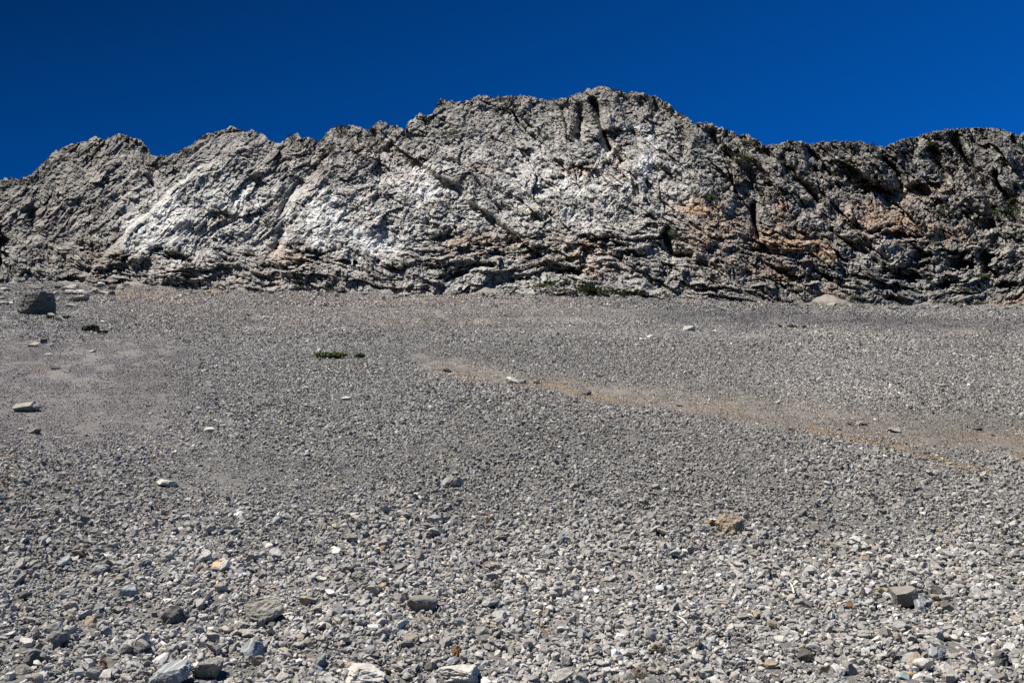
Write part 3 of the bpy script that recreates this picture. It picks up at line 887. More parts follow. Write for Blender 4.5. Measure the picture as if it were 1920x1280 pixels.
G = 'larger stones lying on the scree'
ROCKS = [
    # far left, under the cliff
    (49, 590, 64, 38, 'd', 'large angular boulder with a sunlit left face and black shaded front', 'boulder', 'boulder', dict(depth=0.9, sink=0.10, spin=0.0, corners=True)),
    (145, 566, 44, 15, 'l', 'pale lumpy slab just right of the large boulder', 'stone', 'stone', dict(sub=5, rough=0.12)),
    (130, 576, 26, 8, 'g', 'low grey rock below the pale lumpy slab', 'stone', 'stone', {}),
    (207, 554, 17, 7, 'd', 'small dark triangular stone on the pinkish strip under the cliff', 'stone', 'stone', {}),
    (176, 546, 27, 9, 'g', 'grey knobbly outcrop stone with dark holes left of the dark triangular stone', 'stone', 'stone', dict(rough=0.14)),
    (92, 593, 18, 7, 'l', 'grey stone with a green tuft growing under its edge', 'stone', 'stone', {}),
    (109, 602, 18, 8, 'w', 'rounded white stone between two small green tufts', 'stone', 'stone', {}),
    (60, 650, 24, 9, 'l', 'pale streaked slab lying below the large boulder', 'stone', 'stone', dict(tilt=-14)),
    (79, 644, 15, 12, 'd', 'dark upright stone at the right end of the streaked slab', 'stone', 'stone', {}),
    (91, 649, 16, 6, 'l', 'pale flat stone right of the dark upright stone', 'stone', 'stone', {}),
    (399, 550, 24, 8, 't', 'tan flat rock with a black shadow at the foot of the cliff', 'stone', 'stone', {}),
    (497, 598, 26, 6, 'w', 'long pale slab lying flat near the top of the scree', 'stone', 'stone', {}),
    (467, 593, 17, 6, 'g', 'grey slab just left of the long pale slab', 'stone', 'stone', {}),
    (89, 667, 14, 5, 'w', 'small white chip on violet grit below the dark cushion plant', 'stone', 'stone', {}),
    (172, 661, 14, 5, 'w', 'bright flat stone low beneath the dark cushion plant', 'stone', 'stone', {}),
    (1291, 621, 27, 12, 'w', 'lone white boulder on the upper right of the scree', 'boulder', 'boulder', {}),
    (1226, 634, 22, 6, 'w', 'low white stone left of the lone white boulder', 'stone', 'stone', {}),
    # left middle
    (48, 773, 56, 20, 'l', 'pale humped rock with a black hollow under its right end', 'stone', 'rock', dict(rough=0.09, sub=5)),
    (60, 814, 32, 11, 'g', 'grey rock with a dark broken front, below the humped rock', 'stone', 'rock', dict(rough=0.1)),
    (36, 808, 20, 5, 'l', 'thin pale slab touching the left of the dark fronted rock', 'stone', 'stone', {}),
    (61, 858, 13, 7, 'd', 'small dark wedge of stone near the rusty grit on the left', 'stone', 'stone', {}),
    (100, 692, 18, 6, 'd', 'dark flat stone alone on the fine violet grit', 'stone', 'stone', {}),
    (34, 702, 16, 4, 'w', 'thin white flake left of the dark flat stone', 'stone', 'stone', {}),
    (391, 811, 23, 11, 'w', 'white lump of stone in the left middle of the scree', 'stone', 'stone', {}),
    (370, 876, 18, 5, 'w', 'flat oval white stone below the white lump', 'stone', 'stone', {}),
    (323, 887, 17, 6, 'd', 'flat dark stone left of the oval white stone', 'stone', 'stone', {}),
    (310, 912, 46, 10, 'w', 'long low white slab half sunk in fine gravel', 'stone', 'slab', dict(rough=0.08)),
    (384, 697, 20, 6, 'l', 'pale sliver among coarse gravel above the white lump', 'stone', 'stone', {}),
    (648, 751, 21, 7, 'w', 'white flat stone below the large green cushion plant', 'stone', 'stone', {}),
    # middle, along the tan trail
    (757, 680, 20, 5, 'd', 'pair of dark chips right of the small green cushion', 'stone', 'stone', {}),
    (839, 698, 19, 7, 'd', 'dark stone at the upper left start of the tan trail', 'stone', 'stone', {}),
    (845, 704, 14, 5, 'w', 'white chip just under the dark stone at the trail start', 'stone', 'stone', {}),
    (958, 720, 26, 14, 'w', 'white crystalline stone on the tan trail', 'stone', 'stone', {}),
    (981, 719, 16, 8, 'g', 'grey sharp stone touching the white crystalline stone', 'stone', 'stone', dict(tilt=-18)),
    (1008, 720, 12, 8, 'd', 'dark round stone right of the white crystalline stone', 'stone', 'stone', {}),
    (1102, 740, 21, 9, 'd', 'black blocky stone on the rusty streak of the trail', 'stone', 'stone', {}),
    (1126, 707, 17, 5, 'd', 'thin dark stone above the black blocky stone', 'stone', 'stone', {}),
    (977, 696, 10, 4, 'd', 'tiny dark stone above the white crystalline stone', 'stone', 'stone', {}),
    (1062, 857, 17, 7, 'd', 'dark hollowed stone in the middle of the coarse gravel', 'stone', 'stone', {}),
    (848, 914, 40, 22, 'l', 'pitted grey rock with a dark right side in mid scree', 'stone', 'rock', dict(rough=0.12, sub=5)),
    (1372, 1003, 54, 36, 't', 'rounded tan boulder with a pitted top and dark underside', 'boulder', 'boulder', dict(rough=0.11, sub=5, planes=8)),
    (1346, 1008, 13, 8, 't', 'small tan stone leaning on the left of the tan boulder', 'stone', 'stone', {}),
    (1333, 986, 15, 12, 'r', 'small reddish tan stone up and left of the tan boulder', 'stone', 'stone', {}),
    (1352, 1022, 12, 9, 'w', 'bright white pebble below the tan boulder', 'stone', 'stone', {}),
    (1308, 950, 17, 7, 'w', 'white flake above and left of the tan boulder', 'stone', 'stone', {}),
    (1230, 916, 17, 8, 'l', 'pale stone alone in the dark coarse gravel', 'stone', 'stone', {}),
    # right middle
    (1275, 763, 15, 6, 'g', 'grey stone on the left half of the tan trail', 'stone', 'stone', {}),
    (1460, 757, 12, 6, 'w', 'small white stone above the tan trail', 'stone', 'stone', {}),
    (1420, 794, 14, 5, 'd', 'thin dark stone on the lower edge of the tan trail', 'stone', 'stone', {}),
    (1620, 798, 26, 10, 'g', 'grey humped stone beside rubble on the right half of the trail', 'stone', 'stone', {}),
    (1594, 796, 12, 6, 'd', 'dark rubble stone left of the grey humped stone', 'stone', 'stone', {}),
    (1682, 811, 28, 9, 'l', 'pale slab with a shaded edge right of the grey humped stone', 'stone', 'stone', {}),
    (1573, 807, 12, 5, 'g', 'small grey stone below the rubble on the trail', 'stone', 'stone', {}),
    (1836, 806, 18, 7, 'd', 'dark curved stone far right on the trail', 'stone', 'stone', {}),
    (1864, 819, 9, 5, 'd', 'little dark stone below the dark curved stone', 'stone', 'stone', {}),
    (1768, 725, 16, 6, 'l', 'pale flake in the coarse gravel above the trail', 'stone', 'stone', {}),
    (1756, 640, 14, 4, 'w', 'tiny white stone on the upper right of the scree', 'stone', 'stone', {}),
    # foreground, left
    (238, 1120, 42, 25, 'b', 'blue grey angular stone with a pale top and dark front', 'stone', 'stone', dict(planes=8)),
    (265, 1108, 16, 9, 'd', 'small dark stone touching the right of the blue grey stone', 'stone', 'stone', {}),
    (321, 1171, 58, 31, 'd', 'charcoal blue rough rock with a shadowed foot', 'stone', 'rock', dict(rough=0.08)),
    (286, 1160, 14, 14, 'g', 'brownish upright stone left of the charcoal blue rock', 'stone', 'stone', {}),
    (493, 1168, 76, 44, 'l', 'big pale rock with a bright worn patch and overhanging right end', 'boulder', 'rock', dict(sub=5, rough=0.07)),
    (487, 1179, 17, 20, 'g', 'upright rounded stone propped under the big pale rock', 'stone', 'stone', {}),
    (508, 1177, 16, 12, 'g', 'squat stone in the shadow of the big pale rock', 'stone', 'stone', {}),
    (462, 1195, 36, 16, 'l', 'flat pale stone just below the big pale rock', 'stone', 'stone', {}),
    (574, 1135, 34, 16, 't', 'yellowish tan stone right of the big pale rock', 'stone', 'stone', {}),
    (580, 1119, 18, 10, 'w', 'white oval stone above the yellowish tan stone', 'stone', 'stone', {}),
    (604, 1091, 16, 9, 'w', 'bright white chip above the white oval stone', 'stone', 'stone', {}),
    (44, 1217, 34, 21, 'w', 'bright bluish white block near the lower left corner', 'stone', 'stone', dict(blocky=0.9, planes=7)),
    (69, 1222, 21, 17, 'g', 'brown grey stone touching the right of the bluish white block', 'stone', 'stone', {}),
    (53, 1250, 29, 25, 'd', 'dark knobbly rock under the bluish white block', 'stone', 'rock', dict(rough=0.12)),
    (40, 1268, 34, 18, 'g', 'grey rock below the dark knobbly rock', 'stone', 'rock', {}),
    (12, 1280, 26, 16, 'w', 'white stone cut by the lower left corner of the photo', 'stone', 'stone', {}),
    (470, 1234, 43, 29, 'b', 'tilted blue grey slab with a black underside', 'stone', 'slab', dict(tilt=16, planes=8, blocky=0.8)),
    (438, 1220, 24, 14, 'l', 'arched pale stone left of the tilted blue slab', 'stone', 'stone', {}),
    (495, 1222, 18, 10, 'd', 'small dark stone behind the tilted blue slab', 'stone', 'stone', {}),
    (478, 1248, 28, 16, 't', 'pinkish pale stone under the tilted blue slab', 'stone', 'stone', {}),
    (388, 1276, 66, 36, 'g', 'large grey rock with an arched hollow in its left side', 'boulder', 'rock', dict(sub=5, rough=0.12)),
    (312, 1288, 80, 38, 'b', 'big layered blue grey slab at the lower edge of the photo', 'boulder', 'slab', dict(sub=5, rough=0.06, tilt=-8)),
    (170, 1275, 38, 24, 'l', 'pale angular stone with a bright lower face left of the rusty stone', 'stone', 'stone', dict(planes=8)),
    (192, 1259, 18, 24, 'r', 'rusty orange porous stone near the lower edge', 'stone', 'stone', dict(rough=0.16)),
    (212, 1242, 21, 16, 'l', 'rounded pale stone above the rusty stone', 'stone', 'stone', {}),
    (195, 1193, 21, 20, 'b', 'smooth grey blue stone standing on edge', 'stone', 'stone', {}),
    (217, 1178, 14, 10, 'd', 'small dark blue stone right of the smooth standing stone', 'stone', 'stone', {}),
    (167, 1172, 22, 15, 't', 'brown and tan angular stone on the lower left', 'stone', 'stone', {}),
    (56, 1169, 20, 11, 'l', 'pale stone with a dark right side above the bluish white block', 'stone', 'stone', {}),
    (222, 1148, 25, 11, 'l', 'oval pale stone below the blue grey angular stone', 'stone', 'stone', {}),
    (106, 1122, 14, 7, 't', 'small yellowish stone in the lower left gravel', 'stone', 'stone', {}),
    (40, 1124, 26, 12, 'd', 'dark hollowed stone left of the small yellowish stone', 'stone', 'stone', {}),
    # foreground, middle
    (790, 1147, 56, 26, 'g', 'grey wedge shaped rock with a black right side', 'stone', 'rock', dict(planes=7, sub=5)),
    (690, 1288, 88, 30, 'w', 'big white rock at the lower edge left of centre', 'boulder', 'rock', dict(sub=5, rough=0.08)),
    (862, 1288, 88, 30, 'w', 'big white crystalline rock at the lower edge of the centre', 'boulder', 'rock', dict(sub=5, rough=0.10)),
    (796, 1205, 18, 10, 'w', 'bright white chip above the lower edge rocks', 'stone', 'stone', {}),
    (857, 1232, 20, 20, 'r', 'dark reddish notched stone above the white crystalline rock', 'stone', 'stone', dict(rough=0.14)),
    (851, 1246, 25, 13, 'b', 'blue grey flat stone just above the white crystalline rock', 'stone', 'stone', {}),
    (806, 1256, 24, 18, 'g', 'grey angular stone between the two white lower edge rocks', 'stone', 'stone', {}),
    (905, 1190, 28, 13, 'l', 'pale pointed stone right of the bright white chip', 'stone', 'stone', {}),
    (935, 1232, 16, 12, 'w', 'white tilted stone right of the dark reddish stone', 'stone', 'stone', {}),
    (1017, 1178, 13, 12, 't', 'tan pebble in the lower middle gravel', 'stone', 'stone', {}),
    (1020, 1188, 13, 8, 'r', 'rusty pebble below the tan pebble', 'stone', 'stone', {}),
    (1071, 1169, 21, 16, 'l', 'pale triangular stone in the lower middle', 'stone', 'stone', dict(planes=7)),
    (1143, 1092, 26, 12, 'l', 'flat pale slab with a dark right end', 'stone', 'slab', {}),
    (1010, 1073, 16, 8, 'w', 'whitish stone beside a brown one in the middle gravel', 'stone', 'stone', {}),
    (1148, 1184, 16, 16, 'g', 'grey round topped stone with a dark right side', 'stone', 'stone', {}),
    (1235, 1223, 32, 20, 't', 'pitted yellow stone right of the lower middle', 'stone', 'stone', dict(rough=0.16)),
    (1203, 1258, 32, 18, 'l', 'pale flat topped stone below the pitted yellow stone', 'stone', 'stone', {}),
    (1064, 1250, 24, 20, 'l', 'bulky pale stone near the lower edge, left of a split stone', 'stone', 'stone', {}),
    (1200, 1275, 26, 22, 't', 'mottled tan stone cut by the lower edge of the photo', 'stone', 'stone', {}),
    # foreground, right
    (1700, 1141, 52, 36, 'g', 'big grey block with curved cracks and a black foot', 'boulder', 'rock', dict(planes=7, blocky=0.85, sub=5, rough=0.04)),
    (1760, 1119, 34, 19, 'd', 'dark grey stone behind the big grey block', 'stone', 'stone', {}),
    (1756, 1127, 17, 12, 't', 'ochre stone in front of the dark grey stone', 'stone', 'stone', {}),
    (1774, 1128, 24, 14, 'l', 'cream stone right of the ochre stone', 'stone', 'stone', {}),
    (1731, 1149, 28, 22, 'b', 'blue grey stone leaning right of the big grey block', 'stone', 'stone', {}),
    (1780, 1149, 23, 22, 'g', 'grey grooved stone standing below the cream stone', 'stone', 'stone', {}),
    (1763, 1140, 12, 12, 'r', 'small rusty stone left of the grey grooved stone', 'stone', 'stone', {}),
    (1618, 1120, 17, 18, 'l', 'cream angular stone left of the big grey block', 'stone', 'stone', {}),
    (1646, 1122, 20, 9, 'g', 'grey flake between the cream angular stone and the big block', 'stone', 'stone', {}),
    (1803, 1097, 24, 8, 'd', 'flat dark stone at the right edge of the coarse stones', 'stone', 'stone', {}),
    (1820, 1108, 20, 12, 'g', 'grey stone with a shaded side below the flat dark stone', 'stone', 'stone', {}),
    (1800, 1195, 19, 16, 'w', 'white topped stone with a black front on the lower right', 'stone', 'stone', {}),
    (1777, 1202, 27, 12, 'l', 'smooth pale stone left of the white topped stone', 'stone', 'stone', {}),
    (1760, 1238, 36, 23, 'b', 'blue and white striped rock near the lower right', 'stone', 'rock', {}),
    (1700, 1276, 23, 14, 'c', 'flat pale turquoise stone at the lower edge', 'stone', 'stone', dict(rough=0.02)),
    (1467, 1206, 27, 12, 'w', 'bluish white splinter with a dark underside', 'stone', 'stone', dict(planes=7)),
    (1510, 1241, 34, 21, 'd', 'dark charcoal stone in the lower right gravel', 'stone', 'stone', {}),
    (1449, 1178, 17, 15, 't', 'tan edged stone above the bluish white splinter', 'stone', 'stone', {}),
    (1420, 1158, 18, 15, 't', 'pinkish tan stone left of the tan edged stone', 'stone', 'stone', {}),
    (1512, 1139, 37, 14, 'g', 'long flat grey stone beside the bleached twig', 'stone', 'slab', dict(rough=0.03)),
    (1593, 1141, 14, 14, 'r', 'dark brown stone right of the long flat grey stone', 'stone', 'stone', {}),
    (1446, 1257, 26, 18, 't', 'greenish tan stone near the lower edge', 'stone', 'stone', {}),
    (1598, 1266, 32, 20, 'g', 'grey slab like stone in the lower right', 'stone', 'stone', {}),
    (1546, 1260, 18, 13, 't', 'brownish speckled stone left of the grey slab like stone', 'stone', 'stone', {}),
    (1582, 1266, 14, 10, 'w', 'bright white chip left of the grey slab like stone', 'stone', 'stone', {}),
    (1735, 1282, 36, 20, 'w', 'white stone at the lower edge right of the turquoise stone', 'stone', 'stone', {}),
    (1780, 1282, 28, 18, 'l', 'pale round stone at the lower edge right of the white one', 'stone', 'stone', {}),
    (1765, 1212, 16, 14, 't', 'ochre brown pebble above the striped rock', 'stone', 'stone', {}),
    (1885, 1252, 34, 28, 'd', 'dark hollowed rock near the lower right corner', 'stone', 'rock', dict(rough=0.14)),
    (1665, 1198, 24, 18, 'g', 'brownish stone with an orange edge left of the striped rock', 'stone', 'stone', {}),
    (1712, 1205, 22, 13, 'l', 'pale rounded stone between the striped rock and the big block', 'stone', 'stone', {}),
]
for px, py, w, h, key, label, nm, cat, kw in ROCKS:
    put_rock(px, py, w, h, key, label, nm, cat, G, **kw)

# scattered broken bedrock at the left foot of the cliff
rr = np.random.default_rng(77)
for k in range(46):
    px = rr.uniform(-5, 225)
    py = rr.uniform(536, 548) + (1 - px / 240) * rr.uniform(0, 36)
    if 14 < px < 98 and 545 < py < 600:
        continue
    put_rock(px, py, rr.uniform(10, 32), rr.uniform(4, 11), rr.choice(list('glglwd')), 'broken grey rock of the rubble at the left foot of the cliff', 'stone', 'stone', 'rubble stones at the left foot of the cliff', seed=int(9000 + k), sub=3, rough=0.1)
for k in range(70):
    px = rr.uniform(200, 1915)
    py = float(np.interp(px, FOOT[:, 0], FOOT[:, 1])) + 1.0 + abs(rr.normal()) * 4.0
    put_rock(px, py, rr.uniform(6, 17), rr.uniform(3, 8), rr.choice(list('gglgld')), 'fallen grey block lying close to the foot of the cliff', 'stone', 'stone', 'fallen blocks along the foot of the cliff', seed=int(9500 + k), sub=3, rough=0.1)
print('rocks', round(time.time() - T0, 1))


# ------------------------------------------------------------------ plants
def foliage(name, n, seed, w, d, h, leaf, mat, lumps=7, flatb=True):
    """many leaf-sized faces spread through lumpy mounds"""
    r = np.random.default_rng(seed)
    c = np.stack([r.uniform(-0.38, 0.38, lumps), r.uniform(-0.38, 0.38, lumps), r.uniform(0.05, 0.55, lumps)], -1)
    rad_ = r.uniform(0.16, 0.34, lumps)
    k = r.integers(0, lumps, n)
    v = r.normal(size=(n, 3))
    v /= np.linalg.norm(v, axis=1, keepdims=True)
    v *= r.uniform(0.45, 1.0, (n, 1)) ** 0.5
    p = c[k] + v * rad_[k, None]
    p[:, 2] = np.abs(p[:, 2])
    p *= np.array([w, d, h])
    a = r.normal(size=(n, 3))
    a /= np.linalg.norm(a, axis=1, keepdims=True)
    b = np.cross(a, r.normal(size=(n, 3)))
    b /= np.linalg.norm(b, axis=1, keepdims=True)
    s = leaf * r.uniform(0.6, 1.3, (n, 1))
    q = np.stack([p - a * s, p + b * s * 0.5, p + a * s, p - b * s * 0.5], 1)
    return mesh_np(name, q.reshape(-1, 3), quad=np.arange(n * 4).reshape(n, 4), mat=mat, flat=True)


def cushion(px, py, w, h, mat, label, seed, name='cushion_plant', cat='plant', group='green cushion plants on the scree', n=None):
    P, s = hit(px, py)
    P, s = P[0], s[0]
    mpp = s / F
    wm, hm = w * mpp, max(h * mpp, 0.05)
    n = n or int(np.clip(w * 55, 300, 5000))
    me_ = foliage(name, n, seed, wm * 0.78, wm * 0.62, hm * 1.25, max(0.03, 0.9 * mpp), mat, lumps=16)
    o = link(name, me_)
    y = P[1] + wm * 0.2
    o.location = (P[0], y, float(terrain(P[0], y)) + 0.03)
    FOOTPRINTS.append((P[0], y, wm * 0.42, wm * 0.34, hm * 0.5))
    o.rotation_euler = (math.radians(22), 0, 0)
    tag(o, label, cat, group)


for args in [
    (617, 673, 66, 9, M_MAT, 'wide low green cushion plant in the left middle of the scree', 1),
    (675, 672, 23, 6, M_MAT, 'small green cushion plant right of the wide one', 2),
    (169, 622, 36, 11, M_SHRUB, 'dark green cushion plant on the left below the boulder', 3),
    (189, 626, 20, 4, M_SHRUB, 'flat dark green tuft touching the dark cushion plant', 4),
    (93, 599, 13, 7, M_OLIVE, 'olive tuft under the edge of a grey stone near the boulder', 5),
    (123, 599, 12, 6, M_OLIVE, 'olive tuft right of the rounded white stone', 6),
    (1487, 615, 19, 5, M_MAT, 'green cushion plant on the upper right of the scree', 7),
    (1462, 614, 11, 4, M_MAT, 'tiny green cushion left of the upper right one', 8),
    (1509, 615, 9, 3, M_MAT, 'thin green tuft right of the upper right cushion', 9),
]:
    cushion(*args)

# ------------------------------------------------------------------ the loose gravel between them
TPL[3] = [rough_template(300 + k) for k in range(30)]
gv, gt, gc = [], [], []
voff = 0


def scatter(n, d0, d1, half_deg, smin, smed, sig, smax, lod, patch=1.0, lift=0.52):
    global voff
    d = np.sqrt(rng.uniform(d0 * d0, d1 * d1, n))
    a = np.radians(rng.uniform(-half_deg, half_deg, n))
    x, y = d * np.sin(a), d * np.cos(a)
    z = terrain(x, y)
    px, py = project(x, y, z)
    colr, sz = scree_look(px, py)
    keep = py > np.interp(px, FOOT[:, 0], FOOT[:, 1]) - 4
    s = smed * np.exp(sig * rng.normal(size=n)) * (1 + patch * (sz - 1))
    s = np.clip(s, smin, smax)
    keep &= rng.random(n) < np.clip(1.5 - 0.25 * sz, 0.5, 1)
    for (rx, ry, ra, rb, rh) in FOOTPRINTS:
        near = np.abs(x - rx) < 2.0 * ra + 0.3
        near &= np.abs(y - ry) < 2.0 * rb + 0.5
        q = np.where(near)[0]
        if len(q):
            e = ((x[q] - rx) / ra) ** 2 + ((y[q] - ry) / rb) ** 2
            infront = (np.abs(x[q] - rx) < ra) & (y[q] < ry) & (y[q] > ry - rb - 2.5 * s[q]) & (s[q] > 0.55 * rh)
            keep[q[(e < 0.85) | infront]] = False
    x, y, z, s, colr, d = x[keep], y[keep], z[keep], s[keep], colr[keep], d[keep]
    n = len(x)
    # stone to stone colour
    tone = np.exp((0.24 + 0.10 * smooth(8, 20, d)) * rng.normal(size=n))
    kind = rng.random(n)
    hue = np.ones((n, 3)) + 0.025 * rng.normal(size=(n, 1)) * np.array([1, 0, -1.0])
    hue[kind < 0.035] *= np.array([1.10, 1.0, 0.84])
    hue[kind < 0.004] *= np.array([1.22, 0.95, 0.66])
    tone[(kind > 0.05) & (kind < 0.075)] *= 1.6
    bl = kind > 0.985
    hue[bl] *= np.array([0.93, 1.0, 1.10])
    cc = np.clip(colr * 1.12 * tone[:, None] * hue, 0.03, 0.68)
    # rotation: slope tilt, own tilt, yaw
    yaw = rng.uniform(0, 2 * np.pi, n)
    tx, ty = rng.normal(size=n) * 0.5, rng.normal(size=n) * 0.5
    cy_, sy_ = np.cos(yaw), np.sin(yaw)
    o, i1 = np.zeros(n), np.ones(n)
    Rz = np.stack([cy_, -sy_, o, sy_, cy_, o, o, o, i1], -1).reshape(n, 3, 3)
    Rx = np.stack([i1, o, o, o, np.cos(tx), -np.sin(tx), o, np.sin(tx), np.cos(tx)], -1).reshape(n, 3, 3)
    Ry = np.stack([np.cos(ty), o, np.sin(ty), o, i1, o, -np.sin(ty), o, np.cos(ty)], -1).reshape(n, 3, 3)
    th = math.radians(23)
    Rs = np.array([[1, 0, 0], [0, math.cos(th), -math.sin(th)], [0, math.sin(th), math.cos(th)]])
    M = Rs @ Rx @ Ry @ Rz
    zc = z + s * rng.uniform(-0.10, lift, n)
    tid = rng.integers(0, len(TPL[lod]), n)
    for k, (tv, tf) in enumerate(TPL[lod]):
        q = np.where(tid == k)[0]
        if not len(q):
            continue
        V = np.einsum('nij,vj->nvi', M[q], tv) * s[q, None, None]
        V += np.stack([x[q], y[q], zc[q]], -1)[:, None, :]
        m = len(tv)
        gv.append(V.reshape(-1, 3).astype(np.float32))
        gt.append((tf[None] + (voff + np.arange(len(q)) * m)[:, None, None]).reshape(-1, 3).astype(np.int32))
        gc.append(np.repeat(cc[q], m, 0).astype(np.float32))
        voff += m * len(q)


scatter(10670, 2.6, 7.0, 44, 0.030, 0.042, 0.30, 0.09, 3)
scatter(100772, 2.6, 6.5, 44, 0.012, 0.025, 0.34, 0.055, 0)
scatter(94844, 2.6, 6.5, 44, 0.008, 0.014, 0.30, 0.04, 2, lift=0.2)
scatter(180772, 6.5, 12, 41, 0.012, 0.027, 0.38, 0.085, 1)
scatter(132566, 6.5, 12, 41, 0.010, 0.018, 0.28, 0.05, 2, lift=0.2)
scatter(679000, 12, 26, 40, 0.016, 0.033, 0.36, 0.11, 2)
scatter(488129, 26, 60, 39, 0.03, 0.058, 0.34, 0.18, 2)
scatter(231861, 60, 110, 39, 0.06, 0.125, 0.32, 0.34, 2)
me = mesh_np('gravel', np.concatenate(gv), tri=np.concatenate(gt), mat=M_GRAVEL, colors=np.concatenate(gc), flat=True)
gravel = link('gravel', me)
tag(gravel, 'loose angular grey limestone gravel covering the scree slope', 'gravel', kind='stuff')
print('gravel verts', voff, 'tris', sum(len(q) for q in gt), round(time.time() - T0, 1))
del gv, gt, gc


# ------------------------------------------------------------------ shrubs on the cliff
SHR = [foliage('shrub', 420, 50 + k, 1.0, 0.9, 0.9, 0.055, M_SHRUB if k < 4 else M_OLIVE, lumps=10) for k in range(6)]


def shrub(px, py, w, h, label, group, k, name='shrub', cat='shrub'):
    P, i, j = on_cliff(px, py)
    mpp = P[1] / F * 1.12
    o = bpy.data.objects.new(name, SHR[k])
    COL.objects.link(o)
    o.location = (P[0], P[1] - 0.12 - (0.5 if group == GB else 0), P[2] - 0.18 * h * mpp + (0.10 if group == GB else 0))
    k_ = 1.5 if group == GB else 1.3
    o.scale = (w * mpp * k_, w * mpp * 0.8, h * mpp * k_)
    o.rotation_euler = (math.radians(-8), 0, rr.uniform(-0.6, 0.6))
    tag(o, label, cat, group)


GB = 'shrubs along the foot of the cliff'
for px, py, w, h, k, lab in [
    (1022, 546, 36, 13, 4, 'bushy green shrub at the foot of the cliff left of the long hedge like one'),
    (1115, 555, 48, 9, 4, 'left half of the long low green shrub strip at the cliff foot'),
    (1155, 557, 44, 9, 4, 'right half of the long low green shrub strip at the cliff foot'),
    (1062, 551, 20, 9, 1, 'dark shrub between the bushy one and the long low strip'),
    (954, 554, 32, 7, 0, 'low dark shrub at the cliff foot left of the bushy one'),
    (1203, 559, 14, 5, 1, 'small shrub just right of the long low strip'),
    (1245, 562, 26, 4, 5, 'thin yellowish plant strip at the cliff foot'),
    (1567, 571, 16, 22, 1, 'upright dark green bush beside the tan sand tongue'),
    (1600, 566, 14, 9, 1, 'small dark bush right of the upright one'),
    (1790, 574, 18, 7, 1, 'dark bush at the right foot of the cliff'),
    (1830, 575, 22, 6, 4, 'low green bush right of the dark one at the right foot'),
    (563, 546, 12, 5, 4, 'bright green tuft at the left foot of the cliff'),
    (625, 552, 20, 12, 3, 'grey green bush at the cliff foot below the folded beds'),
]:
    shrub(px, py, w, h, lab, GB, k)
GC = 'shrubs along the crest'
for px, py, w, h, k, lab in [
    (640, 246, 32, 12, 0, 'broad dark shrub on the crest of the left middle summit'),
    (675, 258, 20, 18, 1, 'dark shrub in a notch right of the broad crest shrub'),
    (797, 226, 16, 14, 2, 'round dark shrub on the step before the main summit'),
    (938, 190, 18, 10, 0, 'dark crest shrub left of its twin on the flat top'),
    (964, 188, 20, 12, 1, 'dark crest shrub right of its twin on the flat top'),
    (1150, 173, 16, 8, 2, 'small dark shrub right of the highest point'),
    (1172, 182, 24, 10, 4, 'olive shrub on the crest right of the highest point'),
    (1276, 216, 12, 8, 0, 'dark shrub on the falling crest right of the summit'),
    (1308, 236, 14, 8, 1, 'dark shrub halfway down the falling crest'),
    (1395, 270, 22, 14, 5, 'olive shrub on the lower falling crest'),
    (1418, 274, 18, 12, 0, 'dark shrub low on the falling crest'),
    (1635, 276, 18, 10, 0, 'dark shrub in the saddle before the right hill'),
    (302, 298, 12, 9, 0, 'dark shrub in the saddle between the two left summits'),
    (345, 285, 20, 12, 1, 'dark shrub on the left shoulder of the second summit'),
    (383, 262, 14, 10, 2, 'dark shrub near the top of the second summit'),
    (87, 308, 12, 8, 0, 'small dark shrub on the left crest of the first summit'),
    (6, 345, 16, 12, 1, 'dark shrub at the left end of the crest'),
    (550, 262, 18, 12, 2, 'dark shrub on the small knob between the summits'),
    (590, 268, 14, 8, 0, 'dark shrub right of the small knob'),
]:
    shrub(px, py, w, h, lab, GC, k)
GF = 'shrubs growing on the cliff face'
for px, py, w, h, k, lab in [
    (830, 382, 24, 12, 4, 'green shrub in the middle of the white triangular slab'),
    (770, 306, 16, 9, 5, 'olive shrub at the tip of the white triangular slab'),
    (648, 415, 20, 10, 1, 'dark shrub on the white wall left of the slab'),
    (668, 418, 8, 8, 0, 'tiny dark shrub right of the one on the white wall'),
    (840, 255, 30, 18, 5, 'olive patch of shrubs under the crest left of the flat top'),
    (1025, 262, 14, 16, 0, 'dark round bush in a hollow below the flat top'),
    (1300, 340, 22, 9, 5, 'olive shrub on the ledge right of the white rib'),
    (1330, 372, 34, 8, 4, 'green shrub strip above the orange patch'),
    (1262, 440, 14, 24, 0, 'dark bush in the cleft below the orange patch'),
    (1278, 452, 12, 20, 1, 'second dark bush right in the cleft below the orange patch'),
    (1610, 455, 14, 26, 0, 'dark upright bush beside the pale slab on the right'),
    (1770, 405, 34, 30, 0, 'large dark bush below the dark gully on the right'),
    (1885, 400, 44, 34, 1, 'large dark bush at the right edge of the cliff'),
    (1840, 520, 16, 14, 5, 'olive bush at the mouth of the dark cave'),
    (1470, 365, 18, 22, 0, 'dark bush on the slope left of the right hill'),
    (1480, 320, 26, 16, 1, 'dark scrub patch below the low part of the crest'),
    (500, 500, 26, 12, 1, 'dark bush on the folded beds at lower left'),
    (470, 475, 18, 9, 0, 'dark bush above the folded beds at lower left'),
    (255, 458, 18, 9, 4, 'green bush in the hollow left of the white slab foot'),
    (355, 500, 22, 10, 0, 'dark bush under the overhang at lower left'),
    (1190, 325, 10, 10, 0, 'dark tuft at the foot of the white rib'),
    (1390, 300, 40, 24, 5, 'broad olive scrub patch on the falling slope'),
    (1440, 345, 30, 22, 1, 'dark scrub patch lower on the falling slope'),
]:
    shrub(px, py, w, h, lab, GF, k)

